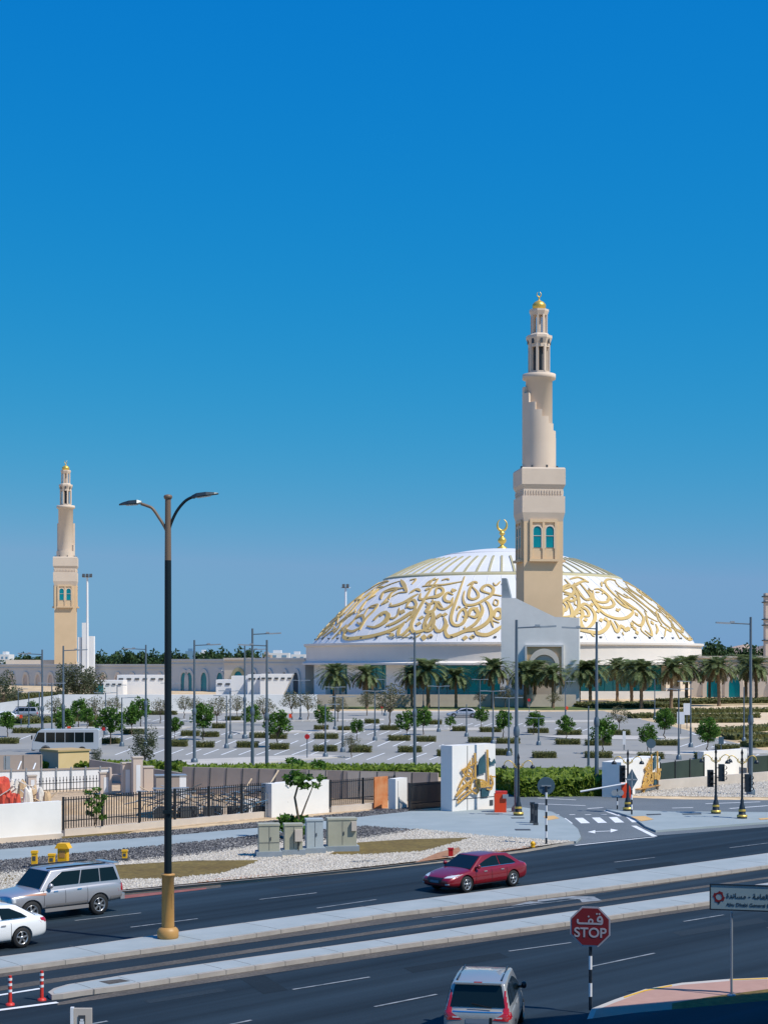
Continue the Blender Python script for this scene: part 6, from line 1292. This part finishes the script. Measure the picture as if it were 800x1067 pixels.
sedan = dict(L=4.85, W=1.86, ro=1.05, wb=2.80, rw=.335, zb=.93, zr=1.40, wb_=.90, wr=.66, gh=(.045, .745, .235, .565), hz=.80, handles=(.36, .57), seams=(.30, .49, .685), mx=.38, rg=.25,
    st=[(.0, .42, .80, .72), (.015, .30, .93, .86), (.06, .24, 1.0, .95), (.16, .2, 1.0, 1.0), (.35, .19, .95, 1.0), (.60, .19, .93, 1.0), (.72, .19, .92, .99), (.84, .2, .83, .98), (.94, .22, .70, .93), (.985, .27, .60, .82), (1.0, .34, .52, .68)],
    win=[[(.12, .25), (.44, .24), (.44, .9), (.22, .84), (.13, .50)], [(.465, .24), (.90, .22), (.90, .42), (.80, .68), (.60, .9), (.465, .9)]],
    extra=[], patch=[('headlight', 'headlamp', 'x', 1, [(.44, .63), (.84, .66), (.84, .77), (.50, .70)]), ('headlight', 'headlamp', 'y', 1, [(2.0, .70), (2.34, .64), (2.30, .72), (1.95, .78)]), ('grille', 'blackgloss', 'x', 1, [(-.34, .40), (.34, .40), (.46, .64), (-.46, .64)]), ('lower_intake', 'blackgloss', 'x', 1, [(-.62, .25), (.62, .25), (.58, .33), (-.58, .33)]), ('number_plate', 'plate', 'x', 1, [(-.24, .43), (.24, .43), (.24, .53), (-.24, .53)]),
           ('fog_lamp', 'headlamp', 'x', 1, [(.60, .36), (.76, .38), (.76, .42), (.60, .42)]), ('tail_lamp', 'taillamp', 'x', -1, [(.42, .78), (.86, .76), (.86, .92), (.46, .90)]), ('tail_lamp', 'taillamp', 'y', 1, [(-2.40, .76), (-2.12, .84), (-2.08, .92), (-2.40, .92)]), ('window_trim', 'chrome', 'y', 1, [(-1.55, .955), (.9, .955), (.9, .97), (-1.55, .975)]), ('sill_line', 'skirt', 'y', 1, [(-.95, .26), (.95, .26), (.95, .30), (-.95, .30)])])
suv = dict(L=4.95, W=1.94, ro=1.12, wb=2.85, rw=.39, zb=1.18, zr=1.80, wb_=.92, wr=.74, gh=(.02, .735, .055, .62), hz=1.06, handles=(.40, .60), seams=(.33, .52, .70), mx=.42, rg=.2, chrome=1, skirt=1, sp=6,
    st=[(.0, .55, 1.12, .86), (.012, .45, 1.20, .93), (.06, .42, 1.22, .98), (.2, .40, 1.22, 1.0), (.45, .38, 1.20, 1.0), (.70, .38, 1.17, 1.0), (.80, .40, 1.10, .99), (.93, .42, 1.05, .96), (.985, .45, .98, .90), (1.0, .52, .90, .82)],
    win=[[(.035, .2), (.26, .2), (.26, .88), (.05, .88)], [(.275, .2), (.53, .2), (.53, .88), (.275, .88)], [(.545, .2), (.93, .2), (.93, .36), (.82, .88), (.545, .88)]],
    extra=[('roof_rail', 'blackgloss', [((-.55, .62, 1.87), (2.5, .05, .05)), ((-.55, -.62, 1.87), (2.5, .05, .05))]), ('rear_spoiler', 'p_silver', [((-2.30, 0, 1.83), (.26, 1.3, .04))]), ('rear_bumper', 'p_silver', [((-2.42, 0, .60), (.18, 1.76, .22))])],
    patch=[('headlight', 'headlamp', 'x', 1, [(.50, .74), (.90, .76), (.90, .96), (.50, .96)]), ('headlight', 'headlamp', 'y', 1, [(2.12, .78), (2.40, .76), (2.40, .93), (2.12, .95)]), ('grille', 'chrome', 'x', 1, [(-.44, .70), (.44, .70), (.44, .94), (-.44, .94)]), ('grille_gap', 'blackgloss', 'x', 1, [(-.5, .48), (.5, .48), (.5, .6), (-.5, .6)]),
           ('tail_lamp', 'taillamp', 'x', -1, [(.74, .82), (.93, .82), (.93, 1.16), (.76, 1.16)]), ('tail_lamp', 'taillamp', 'y', 1, [(-2.46, .84), (-2.34, .84), (-2.34, 1.14), (-2.46, 1.14)]), ('side_stripe', 'stripe', 'y', 1, [(-1.9, 1.07), (1.3, 1.0), (1.3, 1.03), (-1.9, 1.095)]), ('side_stripe', 'stripe', 'y', 1, [(.9, .95), (1.9, 1.0), (1.5, 1.04), (.9, 1.03)]),
           ('lower_cladding', 'skirt', 'y', 1, [(-.82, .44), (1.15, .44), (1.15, .60), (-.82, .60)]), ('lower_cladding', 'skirt', 'y', 1, [(-2.46, .5), (-1.85, .5), (-1.85, .66), (-2.46, .66)])])
mpv = dict(L=4.4, W=1.74, ro=.82, wb=2.74, rw=.31, zb=.98, zr=1.62, wb_=.93, wr=.74, gh=(.015, .80, .07, .56), hz=.92, handles=(.36, .56), seams=(.30, .50, .70), mx=.45, rg=.24, ri=.86, mirror=M['blackgloss'],
    st=[(.0, .40, .90, .86), (.012, .28, 1.0, .93), (.05, .24, 1.02, .98), (.2, .22, 1.01, 1.0), (.45, .2, 1.0, 1.0), (.72, .2, .98, .99), (.86, .22, .86, .97), (.96, .25, .70, .90), (1.0, .34, .58, .74)],
    win=[[(.04, .28), (.23, .24), (.23, .86), (.07, .8)], [(.25, .22), (.50, .2), (.50, .88), (.25, .88)], [(.515, .2), (.92, .2), (.92, .4), (.80, .72), (.66, .88), (.515, .88)]],
    extra=[('brake_lamp', 'taillamp', [((-1.97, 0, 1.655), (.05, .2, .03))]), ('roof_spoiler', 'p_grey', [((-1.95, 0, 1.63), (.16, 1.14, .04))]), ('roof_strip', 'blackgloss', [((-.7, .54, 1.652), (1.9, .035, .03)), ((-.7, -.54, 1.652), (1.9, .035, .03))]), ('wiper', 'blackgloss', [((-2.16, -.1, 1.13), (.03, .5, .02), dict(rx=.2))])],
    patch=[('tail_lamp', 'taillamp', 'x', -1, [(.62, .94), (.82, .94), (.74, 1.46), (.635, 1.46)]), ('tail_lamp', 'taillamp', 'x', -1, [(.36, .79), (.87, .76), (.87, 1.0), (.62, .95)]), ('tail_lamp', 'taillamp', 'y', 1, [(-2.2, .80), (-1.92, .84), (-2.02, .97), (-2.2, 1.0)]), ('lamp_insert', 'headlamp', 'x', -1, [(.44, .83), (.60, .83), (.60, .865), (.44, .86)]),
           ('tailgate_trim', 'chrome', 'x', -1, [(-.60, .965), (.60, .965), (.60, .99), (-.60, .99)]), ('number_plate', 'plate', 'x', -1, [(-.28, .70), (.28, .70), (.28, .82), (-.28, .82)]), ('number_recess', 'blackgloss', 'x', -1, [(-.36, .68), (-.29, .68), (-.29, .85), (-.36, .85)]), ('bumper_seam', 'blackgloss', 'x', -1, [(-.74, .60), (.74, .60), (.74, .615), (-.74, .615)])])
def from_wheels(pr, hd, q, near):   # pr: ground point of the near rear wheel; hd heading; near=+1 when the left side faces us
    f = Vector((math.cos(hd), math.sin(hd), 0)); l = Vector((-f.y, f.x, 0)); return pr-l*near*(q['W']/2-.1)+f*(q['L']/2-q['ro'])
a, b = G(533.5, 923.8), G(484, 930.8); hd = math.atan2(b.y-a.y, b.x-a.x); make_car('sedan_car', 'red sedan driving left on the far carriageway', 'car', from_wheels(a, hd, sedan, 1), hd, M['p_red'], sedan)
hd = math.atan2(-5.1, -5.5); make_car('off_road_car', 'large silver off road car with dark windows driving left', 'car', from_wheels(G(102.5, 953.5), hd, suv, 1), hd, M['p_silver'], suv)
s2 = dict(sedan)
make_car('sedan_car', 'white sedan leaving the frame at the left edge', 'car', from_wheels(G(22, 988), hd, sedan, 1), hd, M['p_white'], s2)
hd = R(90-9); p = at(497, 39.2); f = Vector((math.cos(hd), math.sin(hd), 0)); make_car('family_car', 'pale grey family car seen from behind at the bottom edge', 'car', p+f*2.2, hd, M['p_grey'], mpv)
make_car('sedan_car', 'small pale sedan in the car park before the wide teal glazing', 'car', G(482, 748), R(183), M['p_silver'], sedan)
make_car('sedan_car', 'pale blue grey car parked by the white ramp wall at the left', 'car', G(22, 750), R(186), M['p_silver'], suv); make_car('sedan_car', 'white car cut by the left edge behind the car park trees', 'car', G(2, 752), R(186), M['p_white'], sedan)
# minibus
bx0, bx1 = G(32, 787), G(103, 786); c, L, rz = seg(bx0, bx1); r = empty('minibus', Vector((c.x, c.y+1.1, c.z)), R(3), 'white minibus with dark windows parked behind the tan cabin', 'minibus'); hw = 1.02; hl = L/2
prof_ = [(-hl, .45), (-hl, 1.15), (-hl+.12, 1.35), (-hl+.55, 2.25), (-hl+.85, 2.5), (hl-.15, 2.55), (hl, 2.4), (hl, .45)]
body = part('body', MB().slab([(x, -hw, z) for x, z in prof_], (0, 1, 0), 2*hw), M['p_bus'], r); bv = body.modifiers.new('b', 'BEVEL'); bv.width = .08; bv.segments = 3; bv.limit_method = 'ANGLE'; bake(body)
part('windshield', MB().slab([(-hl+.10, -hw*.88, 1.38), (-hl+.10, hw*.88, 1.38), (-hl+.50, hw*.85, 2.2), (-hl+.50, -hw*.85, 2.2)], (-.9, 0, .4), .03), M['carglass'], r)
part('front_side_glass', MB().slab([(-hl+.25, -hw-.002, 1.35), (-hl+1.25, -hw-.002, 1.2), (-hl+1.25, -hw-.002, 2.2), (-hl+.62, -hw-.002, 2.2)], (0, -1, 0), .015), M['carglass'], r)
n = 5; xs_ = -hl+1.4; ww = (2*hl-1.9)/n
for i in range(n): part('side_window', MB().bx(xs_+i*ww, xs_+(i+1)*ww-.07, -hw-.018, -hw-.002, 1.22, 2.2), M['carglass'], r)
for x in (-hl+1.35, hl-1.7):
    for sg in (-1, 1): wl = part('wheel', MB().lathe([(.01, -.13), (.36, -.13), (.4, -.08), (.4, .08), (.36, .13), (.01, .13)], 20, c=(x, sg*(hw-.08), .4), axis='y'), M['blackmat'], r); part('rim', MB().lathe([(.01, .14*sg), (.2, .14*sg), (.22, .1*sg)], 14, c=(x, sg*(hw-.08), .4), axis='y'), M['rim'], wl)
part('wheel_arch', MB().lathe([(.50, -.012), (.50, 0), (.01, 0)], 20, c=(-hl+1.35, -hw, .42), axis='y'), M['blackmat'], r); part('bumper', MB().bx(-hl-.06, -hl+.1, -hw*.95, hw*.95, .35, .6), M['skirt'], r); part('mirror', MB().bx(-hl-.05, -hl+.08, -hw-.22, -hw-.08, 1.5, 1.9), M['blackgloss'], r)
# ================================================================== the building beside the viewer, off frame, whose shade falls on the near verge
a = Vector((10.1, 38.1, 0)); r = empty('office_building', a, math.atan2(2.7, 6.7), 'plain beige office block just outside the frame, throwing shade on the near verge', 'building'); hb_ = 11.0
part('wall', MB().bx(0, 26, -24, 0, 0, hb_), M['cream'], r); part('parapet', MB().bx(-.1, 26.1, -24.1, .1, hb_, hb_+.4), M['beige'], r)
mb = MB()
for k in range(8):
    for z in (1.2, 4.4, 7.2): mb.bx(1.2+k*3.1, 3.0+k*3.1, .0, .04, z, z+1.6)
for k in range(7):
    for z in (1.2, 4.4, 7.2): mb.bx(-.04, 0, -22.5+k*3.1, -20.7+k*3.1, z, z+1.6)
part('windows', mb, M['darkglass'], r)

# ------------------------------------------------------------------ loose stones on the gravel beds
def inside(poly, x, y):
    c = False; n = len(poly)
    for i in range(n):
        a, b = poly[i], poly[i-1]
        if (a.y > y) != (b.y > y) and x < (b.x-a.x)*(y-a.y)/(b.y-a.y)+a.x: c = not c
    return c
def stones(name, polys, holes, n, size, m, label, z=.12, seed=3):
    rr = random.Random(seed); mb = MB(); hp = [[G(x, y, z) for x, y in h_] for h_ in holes]
    for poly in polys:
        P = [G(x, y, z) for x, y in poly]; x0, x1 = min(v.x for v in P), max(v.x for v in P); y0, y1 = min(v.y for v in P), max(v.y for v in P); k = 0; tries = 0
        while k < n and tries < n*12:
            tries += 1; x, y = rr.uniform(x0, x1), rr.uniform(y0, y1)
            if abs(x) > .26*y or not inside(P, x, y) or any(inside(h_, x, y) for h_ in hp): continue
            k += 1; s = size*rr.uniform(.5, 1.4); a = rr.uniform(0, 6.28); ca, sa = math.cos(a)*s, math.sin(a)*s; c = Vector((x, y, z+s*.15)); e = rr.uniform(.5, .9)
            mb.add([c+Vector((ca, sa, 0)), c+Vector((-sa*.8, ca*.8, 0)), c+Vector((-ca, -sa, 0)), c+Vector((sa*.8, -ca*.8, 0)), c+Vector((ca*.2, sa*.2, s*e))], [(0, 1, 4), (1, 2, 4), (2, 3, 4), (3, 0, 4)])
    o = mb.build(name, m); o['kind'] = 'stuff'; o['label'] = label; o['category'] = 'gravel'; return o
M['stone_w'] = grad_leaf('white_stone', (.46, .42, .36), (.66, .61, .54), (.82, .78, .71)); M['stone_d'] = grad_leaf('dark_stone', (.03, .033, .04), (.12, .12, .13), (.36, .35, .35))
L1 = [(116, 902), (200, 897), (271, 896.5), (262, 901), (230, 910.5), (180, 915.5), (120, 917)]; L2 = [(342, 890.5), (374, 878), (420, 875), (492, 873), (443, 887), (380, 891)]
WG = [(-160, 925), (-40, 913), (200, 890), (290, 877), (380, 872), (436, 864), (504, 871)]+vg[::-1]
stones('white_stones', [WG], [L1, L2, [(432, 899), (455, 889), (478, 883), (480, 887), (472, 893)]], 30000, .052, M['stone_w'], 'white stones covering the verge around the lawns', .118)
DG1 = [(-160, 899), (-40, 901), (200, 878), (290, 868), (380, 861), (437, 865), (380, 874), (290, 879), (200, 892), (-40, 915), (-160, 927)]
DG2 = [(-160, 895), (-40, 883), (200, 864), (380, 846), (425, 842), (425, 846), (380, 851), (200, 869), (-40, 889), (-160, 900)]
stones('dark_stones', [DG1, DG2], [], 15000, .058, M['stone_d'], 'dark grey stones beside the concrete path', .12, 5)
stones('white_stones', [[(652, 823), (700, 818), (800, 813), (960, 807), (960, 832), (800, 831), (700, 830), (640, 829.5)]], [], 16000, .09, M['stone_w'], 'white stones on the bank right of the gate', .01, 6)
for o in scene.objects:
    if o.parent is None and o.get('category') and not o.get('kind'): o['kind'] = 'thing'
